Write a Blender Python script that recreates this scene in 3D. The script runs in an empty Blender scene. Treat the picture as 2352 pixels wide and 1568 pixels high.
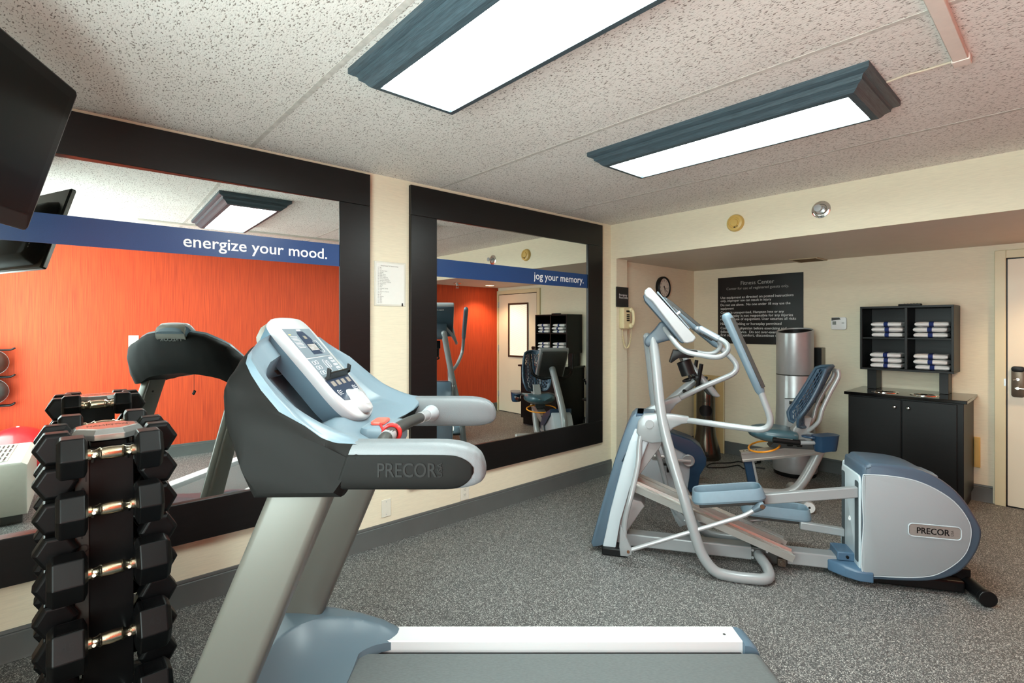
import bpy, bmesh, math, random
from mathutils import Vector, Matrix
random.seed(7)
sc = bpy.context.scene
C = sc.collection
PI = math.pi

# ---------------- camera, world, exposure, big lights ----------------
cam_data = bpy.data.cameras.new('camera')
cam = bpy.data.objects.new('camera', cam_data); C.objects.link(cam)
cam.location = (0, 0, 1.47)
cam.rotation_euler = (math.radians(90), 0, math.radians(48.13 - 90))
cam_data.sensor_width = 36.0
cam_data.lens = 1166.0 / 2352 * 36
cam_data.shift_y = -34.0 / 2352
cam_data.clip_start = 0.02
sc.camera = cam
w = bpy.data.worlds.new('world'); sc.world = w; w.use_nodes = True
w.node_tree.nodes['Background'].inputs[0].default_value = (0.5, 0.55, 0.6, 1)
w.node_tree.nodes['Background'].inputs[1].default_value = 0.3
sc.view_settings.view_transform = 'Standard'
sc.view_settings.look = 'None'
sc.view_settings.gamma = 1.0
sc.view_settings.use_curve_mapping = False
sc.view_settings.exposure = 1.5
sc.cycles.max_bounces = 12
sc.cycles.diffuse_bounces = 7
sc.cycles.glossy_bounces = 6
FIX_STRENGTH = 12.5      # ceiling fixtures' diffusers
FIX_COL = (0.82, 0.99, 0.955)
DOWN_W = 22.0            # recessed can lights under the soffit
DOWN_COL = (1.0, 0.70, 0.42)

# ---------------- materials ----------------
def lin(c):
    return tuple(((v/255.0)/12.92 if v/255.0 <= 0.04045 else ((v/255.0+0.055)/1.055)**2.4) for v in c)
MATS = {}
def mat(name, rgb, rough=0.5, metal=0.0, var=0.04, scale=30.0, bump=0.0, stretch=(1, 1, 1), emit=None, estr=0.0,
        spec=0.5, alpha=1.0, trans=0.0, coat=0.0, bscale=None, clampv=None):
    if name in MATS: return MATS[name]
    m = bpy.data.materials.new(name); m.use_nodes = True
    nt = m.node_tree; b = nt.nodes['Principled BSDF']; N = nt.nodes; L = nt.links
    c = lin(rgb)
    tc = N.new('ShaderNodeTexCoord'); mp = N.new('ShaderNodeMapping'); nz = N.new('ShaderNodeTexNoise')
    mp.inputs['Scale'].default_value = stretch
    L.new(tc.outputs['Object'], mp.inputs['Vector']); L.new(mp.outputs['Vector'], nz.inputs['Vector'])
    nz.inputs['Scale'].default_value = scale; nz.inputs['Detail'].default_value = 3
    rp = N.new('ShaderNodeValToRGB')
    e = rp.color_ramp.elements
    e[0].position = 0.3; e[1].position = 0.7
    e[0].color = tuple(max(0, v*(1-var)) for v in c)+(1,); e[1].color = tuple(min(1, v*(1+var)) for v in c)+(1,)
    L.new(nz.outputs['Fac'], rp.inputs['Fac']); L.new(rp.outputs['Color'], b.inputs['Base Color'])
    b.inputs['Roughness'].default_value = rough; b.inputs['Metallic'].default_value = metal
    b.inputs['Specular IOR Level'].default_value = spec
    b.inputs['Alpha'].default_value = alpha
    b.inputs['Transmission Weight'].default_value = trans
    b.inputs['Coat Weight'].default_value = coat
    if bump:
        bp = N.new('ShaderNodeBump'); bp.inputs['Strength'].default_value = bump; bp.inputs['Distance'].default_value = 0.002
        if bscale:
            n2 = N.new('ShaderNodeTexNoise'); n2.inputs['Scale'].default_value = bscale
            L.new(mp.outputs['Vector'], n2.inputs['Vector']); L.new(n2.outputs['Fac'], bp.inputs['Height'])
        else:
            L.new(nz.outputs['Fac'], bp.inputs['Height'])
        L.new(bp.outputs['Normal'], b.inputs['Normal'])
    if emit:
        b.inputs['Emission Color'].default_value = lin(emit)+(1,); b.inputs['Emission Strength'].default_value = estr
    MATS[name] = m
    return m

def ramp(N, stops, interp='LINEAR'):
    r = N.new('ShaderNodeValToRGB'); r.color_ramp.interpolation = interp
    while len(r.color_ramp.elements) < len(stops): r.color_ramp.elements.new(0.5)
    for el, (p, c) in zip(r.color_ramp.elements, stops):
        el.position = p; el.color = tuple(c)+(1,)
    return r

def mat_floor():
    m = bpy.data.materials.new('speckled_rubber'); m.use_nodes = True; N = m.node_tree.nodes; L = m.node_tree.links
    b = N['Principled BSDF']; tc = N.new('ShaderNodeTexCoord')
    v = N.new('ShaderNodeTexVoronoi'); v.inputs['Scale'].default_value = 290; v.inputs['Randomness'].default_value = 1
    nz = N.new('ShaderNodeTexNoise'); nz.inputs['Scale'].default_value = 260; nz.inputs['Detail'].default_value = 2
    L.new(tc.outputs['Object'], v.inputs['Vector']); L.new(tc.outputs['Object'], nz.inputs['Vector'])
    sep = N.new('ShaderNodeSeparateColor'); L.new(v.outputs['Color'], sep.inputs['Color'])
    r1 = ramp(N, [(0.0, lin((54, 55, 55))), (0.45, lin((76, 77, 77))), (0.55, lin((96, 97, 96))), (0.78, lin((116, 117, 115))), (0.83, lin((160, 160, 156))), (1.0, lin((206, 206, 200)))])
    L.new(sep.outputs['Red'], r1.inputs['Fac'])
    mx = N.new('ShaderNodeMix'); mx.data_type = 'RGBA'; mx.blend_type = 'MULTIPLY'; mx.inputs['Factor'].default_value = 0.5
    r2 = ramp(N, [(0.35, (0.55, 0.55, 0.55)), (0.65, (1.1, 1.1, 1.1))]); L.new(nz.outputs['Fac'], r2.inputs['Fac'])
    L.new(r1.outputs['Color'], mx.inputs['A']); L.new(r2.outputs['Color'], mx.inputs['B'])
    L.new(mx.outputs['Result'], b.inputs['Base Color'])
    b.inputs['Roughness'].default_value = 0.55
    bp = N.new('ShaderNodeBump'); bp.inputs['Strength'].default_value = 0.35; bp.inputs['Distance'].default_value = 0.002
    L.new(nz.outputs['Fac'], bp.inputs['Height']); L.new(bp.outputs['Normal'], b.inputs['Normal'])
    return m

def mat_ceiling():
    m = bpy.data.materials.new('flecked_acoustic_ceiling'); m.use_nodes = True; N = m.node_tree.nodes; L = m.node_tree.links
    b = N['Principled BSDF']; tc = N.new('ShaderNodeTexCoord')
    mp = N.new('ShaderNodeMapping'); mp.inputs['Scale'].default_value = (1.0, 0.42, 1); mp.inputs['Rotation'].default_value = (0, 0, 0.5)
    L.new(tc.outputs['Object'], mp.inputs['Vector'])
    n1 = N.new('ShaderNodeTexNoise'); n1.inputs['Scale'].default_value = 170; n1.inputs['Detail'].default_value = 2.5; n1.inputs['Roughness'].default_value = 0.6
    L.new(mp.outputs['Vector'], n1.inputs['Vector'])
    r = ramp(N, [(0.0, lin((124, 116, 108))), (0.375, lin((142, 134, 126))), (0.418, lin((232, 229, 223))), (1.0, lin((240, 237, 231)))])
    L.new(n1.outputs['Fac'], r.inputs['Fac'])
    n2 = N.new('ShaderNodeTexNoise'); n2.inputs['Scale'].default_value = 2.2; L.new(tc.outputs['Object'], n2.inputs['Vector'])
    r2 = ramp(N, [(0.3, (0.93, 0.92, 0.91)), (0.7, (1, 1, 1))]); L.new(n2.outputs['Fac'], r2.inputs['Fac'])
    mx = N.new('ShaderNodeMix'); mx.data_type = 'RGBA'; mx.blend_type = 'MULTIPLY'; mx.inputs['Factor'].default_value = 1
    L.new(r.outputs['Color'], mx.inputs['A']); L.new(r2.outputs['Color'], mx.inputs['B'])
    L.new(mx.outputs['Result'], b.inputs['Base Color'])
    b.inputs['Roughness'].default_value = 0.9
    bp = N.new('ShaderNodeBump'); bp.inputs['Strength'].default_value = 0.5; bp.inputs['Distance'].default_value = 0.003
    L.new(n1.outputs['Fac'], bp.inputs['Height']); L.new(bp.outputs['Normal'], b.inputs['Normal'])
    return m

def mat_fabric(name, rgb, stretch, var=0.07, rough=0.75, rgb2=None, scale=60):
    m = bpy.data.materials.new(name); m.use_nodes = True; N = m.node_tree.nodes; L = m.node_tree.links
    b = N['Principled BSDF']; tc = N.new('ShaderNodeTexCoord'); mp = N.new('ShaderNodeMapping'); mp.inputs['Scale'].default_value = stretch
    L.new(tc.outputs['Object'], mp.inputs['Vector'])
    n1 = N.new('ShaderNodeTexNoise'); n1.inputs['Scale'].default_value = scale; n1.inputs['Detail'].default_value = 4; L.new(mp.outputs['Vector'], n1.inputs['Vector'])
    c = lin(rgb); c2 = lin(rgb2) if rgb2 else tuple(v*(1-2*var) for v in c)
    r = ramp(N, [(0.32, c2), (0.62, c)]); L.new(n1.outputs['Fac'], r.inputs['Fac'])
    L.new(r.outputs['Color'], b.inputs['Base Color']); b.inputs['Roughness'].default_value = rough
    bp = N.new('ShaderNodeBump'); bp.inputs['Strength'].default_value = 0.12; bp.inputs['Distance'].default_value = 0.001
    L.new(n1.outputs['Fac'], bp.inputs['Height']); L.new(bp.outputs['Normal'], b.inputs['Normal'])
    return m

M_FLOOR = mat_floor(); M_CEIL = mat_ceiling()
M_WALL = mat_fabric('cream_vinyl_wallcovering', (230, 221, 196), (0.35, 0.35, 6), 0.04, scale=45)
M_ORANGE = mat_fabric('orange_stripe_wallcovering', (212, 76, 31), (7, 7, 0.12), 0.1, 0.7, rgb2=(178, 56, 23), scale=26)
M_SOFFIT = mat('soffit_paint', (206, 198, 184), 0.6, var=0.02, scale=6)
M_BASEB = mat('grey_cove_base', (88, 91, 90), 0.45, var=0.06, scale=8)
M_FRAME = mat('espresso_frame', (17, 16, 16), 0.36, var=0.15, scale=12, stretch=(1, 1, 6), spec=0.35)
M_MIRROR = mat('mirror_silver', (238, 242, 240), 0.0, 1.0, var=0.0)
M_NAVY = mat('navy_banner_vinyl', (16, 62, 116), 0.35, var=0.06, scale=200)
M_WHITE = mat('white_vinyl_letter', (238, 240, 240), 0.5, var=0.01)
M_FIXF = mat('grey_stained_moulding', (58, 74, 82), 0.5, var=0.35, scale=60, stretch=(6, 0.25, 6), bump=0.3)
M_FIXF2 = mat('grey_stained_moulding_cross', (58, 74, 82), 0.5, var=0.35, scale=60, stretch=(0.25, 6, 6), bump=0.3)
M_LGREY = mat('silver_grey_shell', (172, 180, 186), 0.35, var=0.02, scale=5)
M_WHITEP = mat('pearl_white_tube', (146, 151, 153), 0.3, 0.1, var=0.02, scale=8, coat=0.2)
M_BLUEG = mat('steel_blue_plastic', (86, 109, 125), 0.38, var=0.03, scale=6)
M_PALEB = mat('pale_blue_plastic', (142, 166, 180), 0.38, var=0.03, scale=6)
M_TEAL = mat('teal_grey_plastic', (84, 108, 122), 0.4, var=0.03, scale=6)
M_NAVP = mat('deep_blue_plastic', (30, 58, 84), 0.35, var=0.04, scale=6)
M_CHAR = mat('charcoal_plastic', (52, 53, 51), 0.45, var=0.04, scale=40)
M_BLACK = mat('black_plastic', (10, 10, 11), 0.42, var=0.1, scale=20, spec=0.3)
M_RUBBER = mat('black_rubber', (8, 8, 9), 0.42, var=0.15, scale=30, spec=0.25)
M_ALU = mat('brushed_aluminium', (196, 196, 192), 0.32, 0.75, var=0.05, scale=40, stretch=(1, 12, 12))
M_CHROME = mat('chrome', (225, 222, 215), 0.12, 1.0, var=0.02)
M_STEEL = mat('satin_silver', (178, 181, 183), 0.34, 0.4, var=0.03, scale=20)
M_IVORY = mat('ivory_plastic', (222, 208, 166), 0.4, var=0.02)
M_TAN = mat('yellowed_plastic', (206, 172, 96), 0.4, var=0.02)
M_OFFW = mat('offwhite_plastic', (222, 219, 205), 0.4, var=0.02)
M_DWOOD = mat('espresso_laminate', (12, 11, 11), 0.42, var=0.2, scale=10, stretch=(1, 1, 5), spec=0.3)
M_TOWEL = mat('white_terry', (238, 238, 236), 0.95, var=0.04, scale=400, bump=0.8)
M_NSTR = mat('navy_towel_stripe', (22, 44, 104), 0.9, var=0.1, scale=300)
M_DOOR = mat('cream_door_paint', (224, 214, 192), 0.4, var=0.02, scale=4)
M_JAMB = mat('cream_jamb_paint', (214, 203, 166), 0.4, var=0.02, scale=4)
M_RED = mat('red_plastic', (204, 44, 42), 0.35, var=0.03)
M_ORNG = mat('orange_rubber', (250, 160, 36), 0.4, var=0.03)

# ---------------- mesh helpers ----------------
def BM(): return bmesh.new()
def obj(name, bm, m, parent=None, smooth=35, bevel=0, bseg=2, sub=0, loc=None, rotz=0.0, recalc=True):
    me = bpy.data.meshes.new(name)
    if recalc: bmesh.ops.recalc_face_normals(bm, faces=bm.faces)
    bm.to_mesh(me); bm.free()
    ms = m if isinstance(m, (list, tuple)) else [m]
    for x in ms: me.materials.append(x)
    o = bpy.data.objects.new(name, me); C.objects.link(o)
    if smooth:
        me.shade_smooth(); me.set_sharp_from_angle(angle=math.radians(smooth))
    if bevel:
        md = o.modifiers.new('bevel', 'BEVEL'); md.width = bevel; md.segments = bseg; md.limit_method = 'ANGLE'; md.angle_limit = math.radians(40)
        md.harden_normals = False
    if sub:
        md = o.modifiers.new('sub', 'SUBSURF'); md.levels = sub; md.render_levels = sub
    if parent: o.parent = parent
    if loc: o.location = loc
    if rotz: o.rotation_euler[2] = rotz
    return o
def thing(name, label, cat, loc=(0, 0, 0), rotz=0.0, group=None):
    o = bpy.data.objects.new(name, None); C.objects.link(o); o.empty_display_size = 0.1
    o.location = loc; o.rotation_euler = (0, 0, rotz); o['label'] = label; o['category'] = cat
    if group: o['group'] = group
    return o
def tag(o, label, cat, group=None):
    o['label'] = label; o['category'] = cat
    if group: o['group'] = group
    return o
def struct(o): o['kind'] = 'structure'; return o
def dup(root, loc=None, rotz=None, label=None, group=None):
    r = root.copy(); C.objects.link(r)
    if loc is not None: r.location = loc
    if rotz is not None: r.rotation_euler[2] = rotz
    if label: r['label'] = label
    if group: r['group'] = group
    for ch in list(root.children):
        c = ch.copy(); C.objects.link(c); c.parent = r
        for g in list(ch.children):
            d = g.copy(); C.objects.link(d); d.parent = c
    return r
def box(b, c, s, R=None):
    r = bmesh.ops.create_cube(b, size=1.0); M = Matrix.Translation(Vector(c))
    if R is not None: M = M @ R
    M = M @ Matrix.Diagonal((s[0], s[1], s[2], 1))
    bmesh.ops.transform(b, matrix=M, verts=r['verts'])
def bb(b, x0, x1, y0, y1, z0, z1): box(b, ((x0+x1)/2, (y0+y1)/2, (z0+z1)/2), (abs(x1-x0), abs(y1-y0), abs(z1-z0)))
def rings(b, R, cap=True, closed=True, loop=False):
    vs = [[b.verts.new(p) for p in r] for r in R]
    n = len(vs[0]); fs = []
    pairs = list(zip(vs[:-1], vs[1:]))
    if loop: pairs.append((vs[-1], vs[0]))
    for a, c in pairs:
        for i in range(n if closed else n-1):
            j = (i+1) % n
            try: fs.append(b.faces.new((a[i], a[j], c[j], c[i])))
            except ValueError: pass
    if cap and not loop:
        for q in (vs[0][::-1], vs[-1]):
            try: b.faces.new(q)
            except ValueError: pass
    return fs
def tube(b, pts, r, n=14, cap=True, loop=False, flat=1.0):
    P = [Vector(p) for p in pts]; m = len(P)
    rr = r if isinstance(r, (list, tuple)) else [r]*m
    T = []
    for i in range(m):
        if loop: t = P[(i+1) % m]-P[i-1]
        else: t = P[min(i+1, m-1)]-P[max(i-1, 0)]
        T.append(t.normalized() if t.length > 0 else Vector((0, 0, 1)))
    up = Vector((0, 0, 1)) if abs(T[0].z) < 0.9 else Vector((0, 1, 0))
    nx = T[0].cross(up).normalized(); R = []
    for i in range(m):
        if i: 
            nx = (nx - T[i]*nx.dot(T[i]))
            nx = nx.normalized() if nx.length > 1e-6 else T[i].orthogonal().normalized()
        ny = T[i].cross(nx)
        R.append([P[i]+nx*math.cos(2*PI*k/n)*rr[i]+ny*math.sin(2*PI*k/n)*rr[i]*flat for k in range(n)])
    rings(b, R, cap=cap, loop=loop)
def smoothp(pts, k=6):
    P = [Vector(p) for p in pts]; out = []
    for i in range(len(P)-1):
        p0 = P[max(i-1, 0)]; p1 = P[i]; p2 = P[i+1]; p3 = P[min(i+2, len(P)-1)]
        for j in range(k):
            t = j/k
            out.append(0.5*((2*p1)+(p2-p0)*t+(2*p0-5*p1+4*p2-p3)*t*t+(3*p1-p0-3*p2+p3)*t**3))
    out.append(P[-1]); return out
def fillet(pts, r, k=6):
    P = [Vector(p) for p in pts]; out = [P[0]]
    for i in range(1, len(P)-1):
        a = P[i-1]-P[i]; c = P[i+1]-P[i]
        d = min(r, a.length*0.49, c.length*0.49)
        s = P[i]+a.normalized()*d; e = P[i]+c.normalized()*d
        for j in range(k+1):
            t = j/k; out.append((1-t)**2*s+2*t*(1-t)*P[i]+t*t*e)
    out.append(P[-1]); return out
def cyl(b, p0, p1, r0, r1=None, n=24, cap=True): tube(b, [p0, p1], [r0, r0 if r1 is None else r1], n, cap)
def prism(b, pts, d0, d1, plane='xz', inset=0.0):
    # pts in the plane's two axes, extruded between d0 and d1 along the third
    def P(u, v, d): return {'xz': (u, d, v), 'yz': (d, u, v), 'xy': (u, v, d)}[plane]
    rings(b, [[P(u, v, d0) for u, v in pts], [P(u, v, d1) for u, v in pts]])
def pillow(b, pts, d0, d1, e, plane='xz'):
    # prism whose two faces are drawn in by e over a rounded edge
    cx = sum(p[0] for p in pts)/len(pts); cy = sum(p[1] for p in pts)/len(pts)
    def P(u, v, d): return {'xz': (u, d, v), 'yz': (d, u, v), 'xy': (u, v, d)}[plane]
    n = len(pts)
    def ins(k):
        out = []
        for i in range(n):
            a = Vector(pts[i-1]); c = Vector(pts[(i+1) % n]); p = Vector(pts[i])
            t = (c-a); nn = Vector((-t.y, t.x)); nn = nn.normalized() if nn.length else nn
            if nn.dot(Vector((cx, cy))-p) < 0: nn = -nn
            out.append(p+nn*k)
        return out
    s = 1 if d1 > d0 else -1
    R = []
    for k, d in ((e, d0), (e*0.3, d0+s*e*0.3), (0, d0+s*e), (0, d1-s*e), (e*0.3, d1-s*e*0.3), (e, d1)):
        R.append([P(q[0], q[1], d) for q in ins(k)])
    rings(b, R)
def lathe(b, prof, n=32, c=(0, 0, 0), axis='z', cap=True):
    R = []
    for r, h in prof:
        ring = []
        for k in range(n):
            a = 2*PI*k/n; u, v = r*math.cos(a), r*math.sin(a)
            p = {'z': (u, v, h), 'x': (h, u, v), 'y': (u, h, v)}[axis]
            ring.append((c[0]+p[0], c[1]+p[1], c[2]+p[2]))
        R.append(ring)
    rings(b, R, cap=cap)
def ball(b, c, r, s=(1, 1, 1), u=24, v=14):
    rr = bmesh.ops.create_uvsphere(b, u_segments=u, v_segments=v, radius=r)
    bmesh.ops.transform(b, matrix=Matrix.Translation(Vector(c)) @ Matrix.Diagonal((s[0], s[1], s[2], 1)), verts=rr['verts'])
def spl2(pts, k=5, closed=True):
    P = [Vector(p) for p in pts]; n = len(P); out = []
    for i in range(n if closed else n-1):
        if closed: p0, p1, p2, p3 = P[i-1], P[i], P[(i+1) % n], P[(i+2) % n]
        else: p0, p1, p2, p3 = P[max(i-1, 0)], P[i], P[i+1], P[min(i+2, n-1)]
        for j in range(k):
            t = j/k
            q = 0.5*((2*p1)+(p2-p0)*t+(2*p0-5*p1+4*p2-p3)*t*t+(3*p1-p0-3*p2+p3)*t**3)
            out.append((q[0], q[1]))
    if not closed: out.append(tuple(P[-1]))
    return out
def rrect(w, h, r, k=5, cx=0, cy=0):
    out = []
    for sx, sy, a0 in ((1, 1, 0), (-1, 1, 90), (-1, -1, 180), (1, -1, 270)):
        for j in range(k+1):
            a = math.radians(a0+90*j/k)
            out.append((cx+sx*(w/2-r)+r*math.cos(a), cy+sy*(h/2-r)+r*math.sin(a)))
    return out
def text(name, s, M, width, m, parent=None, height=None, depth=0.0006, bold=0.0, align='LEFT', space=1.0, line=1.0):
    cu = bpy.data.curves.new(name, 'FONT'); cu.body = s; cu.size = 1.0; cu.align_x = align; cu.extrude = 0.0
    cu.space_character = space; cu.space_line = line; cu.resolution_u = 3
    o = bpy.data.objects.new(name, cu); C.objects.link(o)
    dg = bpy.context.evaluated_depsgraph_get(); dg.update()
    me = bpy.data.meshes.new_from_object(o.evaluated_get(dg))
    bpy.data.objects.remove(o); bpy.data.curves.remove(cu)
    xs = [v.co.x for v in me.vertices]; ys = [v.co.y for v in me.vertices]
    sx = width/(max(xs)-min(xs)) if width else None
    sy = height/(max(ys)-min(ys)) if height else sx
    if sx is None: sx = sy
    x0 = min(xs) if align == 'LEFT' else (min(xs)+max(xs))/2
    bm = bmesh.new(); bm.from_mesh(me); bpy.data.meshes.remove(me)
    bmesh.ops.remove_doubles(bm, verts=bm.verts, dist=0.0001)
    for v in bm.verts: v.co = Vector(((v.co.x-x0)*sx, v.co.y*sy, 0))
    if bold:
        d = bold*0.55*(sy or 1); src = bm.copy(); tmp = bpy.data.meshes.new('tmp')
        for kk_, (ox, oy) in enumerate(((-d, -d*0.6), (d, -d*0.6), (d, d*0.6), (-d, d*0.6))):
            c2 = src.copy(); bmesh.ops.translate(c2, vec=(ox, oy, 0.00006*(kk_+1)), verts=c2.verts); c2.to_mesh(tmp); c2.free(); bm.from_mesh(tmp)
        src.free(); bpy.data.meshes.remove(tmp)
    if depth:
        for v in bm.verts: v.co.z += depth
    bm.transform(M)
    return obj(name, bm, m, parent, smooth=0, recalc=False)
def TM(loc, rx=90, rz=0, ry=0):
    return Matrix.Translation(Vector(loc)) @ Matrix.Rotation(math.radians(rz), 4, 'Z') @ Matrix.Rotation(math.radians(rx), 4, 'X') @ Matrix.Rotation(math.radians(ry), 4, 'Z')
def basis(o, x, y, z):
    return Matrix(((x[0], y[0], z[0], o[0]), (x[1], y[1], z[1], o[1]), (x[2], y[2], z[2], o[2]), (0, 0, 0, 1)))

# ---------------- room ----------------
XL, XR, YB, YO, ZC, ZS, XS = -0.75, 5.80, 3.137, -0.60, 2.49, 2.147, 4.15
def slab(name, x0, x1, y0, y1, z0, z1, m):
    b = BM(); bb(b, x0, x1, y0, y1, z0, z1); return struct(obj(name, b, m, smooth=0))
slab('floor', XL-0.1, XR+0.1, YO-0.1, YB+0.1, -0.1, 0, M_FLOOR)
slab('ceiling', XL-0.1, XS+0.02, YO-0.1, YB+0.1, ZC, ZC+0.1, M_CEIL)
slab('wall_left', XL-0.1, XR+0.1, YB, YB+0.1, 0, ZC, M_WALL)
slab('wall_right', XL-0.1, XR+0.1, YO-0.1, YO, 0, ZC, M_ORANGE)
slab('wall_front', XL-0.1, XL, YO, YB, 0, ZC, M_WALL)
slab('wall_back', XR, XR+0.1, YO, YB, 0, ZC, M_WALL)
slab('wall_pillar', XS, 4.33, 3.071, YB, 0, ZS, M_WALL)
slab('ceiling_soffit', XS, XR, YO, YB, ZS, ZC+0.02, [M_SOFFIT])
slab('wall_soffit_face', XS-0.006, XS, YO, YB, ZS, ZC, M_WALL)
# ceiling panel seams
for i, x in enumerate((-0.42, 0.82, 2.10, 3.36)):
    b = BM(); bb(b, x-0.012, x+0.012, YO, YB, ZC-0.0015, ZC+0.001); struct(obj('trim_%d' % (i+1), b, mat('seam_tape', (198, 194, 186), 0.9, var=0.15, scale=30), smooth=0))
# cove base
def baseb(name, p, q, n):
    b = BM(); d = Vector((q[0]-p[0], q[1]-p[1], 0)); nn = Vector((n[0], n[1], 0)); R = []
    for P0 in (p, q):
        P0 = Vector((P0[0], P0[1], 0))
        R.append([P0+nn*u+Vector((0, 0, z)) for u, z in ((0, 0.001), (0.014, 0.001), (0.011, 0.012), (0.011, 0.118), (0.006, 0.122), (0.008, 0.127), (0.006, 0.139), (0, 0.141))])
    rings(b, R); return struct(obj(name, b, M_BASEB, smooth=30))
baseb('baseboard_left', (XL, YB), (XS, YB), (0, -1))
baseb('baseboard_pillar', (XS, 3.071), (4.33, 3.071), (0, -1))
baseb('baseboard_alcove', (4.33, YB), (XR, YB), (0, -1))
baseb('baseboard_back', (XR, YB-0.012), (XR, 0.475), (-1, 0))
baseb('baseboard_right', (XL, YO), (XR, YO), (0, 1))
baseb('baseboard_front', (XL, YO+0.012), (XL, YB-0.012), (1, 0))

# ---------------- light fixtures ----------------
M_DIFF = bpy.data.materials.new('lit_prismatic_diffuser'); M_DIFF.use_nodes = True
def _diff():
    N = M_DIFF.node_tree.nodes; L = M_DIFF.node_tree.links; b = N['Principled BSDF']
    tc = N.new('ShaderNodeTexCoord'); v = N.new('ShaderNodeTexVoronoi'); v.inputs['Scale'].default_value = 70; v.inputs['Randomness'].default_value = 0
    L.new(tc.outputs['Object'], v.inputs['Vector'])
    r = ramp(N, [(0.0, (0.85, 0.9, 0.88)), (0.6, FIX_COL)]); L.new(v.outputs['Distance'], r.inputs['Fac'])
    L.new(r.outputs['Color'], b.inputs['Emission Color']); b.inputs['Emission Strength'].default_value = FIX_STRENGTH
    b.inputs['Base Color'].default_value = (0.8, 0.8, 0.8, 1)
_diff()
def moulding(b, W, H, which):
    # crown profile (outward offset, drop) swept round the rectangle W x H; which 0 = long sides, 1 = short sides
    prof = [(0.075, 0.0), (0.075, -0.022), (0.066, -0.028), (0.052, -0.032), (0.046, -0.040), (0.045, -0.050), (0.036, -0.055), (0.026, -0.062), (0.020, -0.070), (0.016, -0.074), (0.008, -0.080), (-0.018, -0.083), (-0.018, -0.066), (0.0, 0.0)]
    cs = [(-W/2, -H/2), (W/2, -H/2), (W/2, H/2), (-W/2, H/2)]
    R = []
    for x, y in cs:
        sx, sy = (1 if x > 0 else -1), (1 if y > 0 else -1)
        R.append([(x+sx*u, y+sy*u, z) for u, z in prof])
    for i in range(4):
        if i == which: rings(b, [R[i], R[(i+1) % 4]], cap=False)
def fixture(x, y, label):
    t = thing('ceiling_light', label, 'ceiling light', (x, y, ZC-0.0), 0, 'fluorescent ceiling lights')
    for k in range(4):
        b = BM(); moulding(b, 0.37, 1.24, k); obj('moulding_side', b, M_FIXF if k % 2 else M_FIXF2, t, smooth=25)
    b = BM(); bb(b, -0.178, 0.178, -0.613, 0.613, -0.072, -0.068); obj('diffuser', b, M_DIFF, t, smooth=0)
    return t
fixture(1.115, 1.23, 'long white fluorescent light in a dark crown moulding frame, nearest the camera')
fixture(2.575, 1.23, 'long white fluorescent light in dark crown moulding, between the near light and the soffit')
# raceway and cable
b = BM(); bb(b, 0.45, 2.56, 0.272, 0.318, ZC-0.022, ZC-0.0005); 
rw = tag(obj('cable_raceway', b, mat('pinkish_white_raceway', (226, 214, 204), 0.5, var=0.03), bevel=0.003), 'narrow off-white plastic cable channel running along the ceiling', 'cable channel')
b = BM(); bb(b, 2.52, 2.578, 0.268, 0.322, ZC-0.025, ZC-0.0005); obj('end_cap', b, MATS['pinkish_white_raceway'], rw, bevel=0.003)
b = BM(); tube(b, smoothp([(2.548, 0.322, ZC-0.008), (2.556, 0.40, ZC-0.006), (2.548, 0.46, ZC-0.007), (2.56, 0.53, ZC-0.008)]), 0.0045, 8)
tag(obj('ceiling_cable', b, mat('cream_cable', (196, 180, 160), 0.6)), 'short thin cable on the ceiling joining the channel to the light', 'cable')
# recessed can lights in the soffit underside
M_CAN = mat('lit_warm_lens', (255, 220, 160), 0.5, emit=(255, 205, 140), estr=12.0)
def can(x, y, label, watt):
    t = thing('recessed_light', label, 'recessed light', (x, y, ZS), 0, 'recessed can lights')
    b = BM(); lathe(b, [(0.07, 0.0), (0.095, 0.0), (0.094, -0.004), (0.085, -0.006), (0.07, -0.004), (0.068, 0.0)], 32); obj('trim_ring', b, M_OFFW, t)
    b = BM(); lathe(b, [(0.0005, -0.001), (0.068, -0.001), (0.068, -0.003), (0.0005, -0.003)], 32); obj('lens', b, M_CAN, t)
    l = bpy.data.lights.new('can_lamp', 'SPOT'); l.energy = watt; l.color = DOWN_COL; l.spot_size = math.radians(125); l.spot_blend = 0.6; l.shadow_soft_size = 0.05
    lo = bpy.data.objects.new('can_lamp', l); C.objects.link(lo); lo.parent = t; lo.location = (0, 0, -0.02)
can(5.30, -0.22, 'round warm recessed light by the door, seen in the right mirror', DOWN_W)

# ---------------- unseen window added behind the camera as fill for ceiling and back wall ----------------
M_FILL = mat('fill_window_glow', (235, 240, 245), 0.3, emit=(216, 238, 236), estr=6.0)  # glow of the added fill window, set to brighten the room
b = BM(); bb(b, XL+0.0005, XL+0.006, -0.4, 1.25, 0.6, 2.25); wn = struct(obj('added_fill_window', b, M_FILL, smooth=0))
b = BM()
for a in ((-0.45, -0.4, 0.55, 2.3), (1.25, 1.30, 0.55, 2.3), (-0.4, 1.25, 0.55, 0.6), (-0.4, 1.25, 2.25, 2.3), (0.405, 0.445, 0.6, 2.25)): bb(b, XL+0.0005, XL+0.02, *a)
obj('window_frame', b, M_OFFW, wn, bevel=0.003)  # frame round the added fill window
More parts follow.
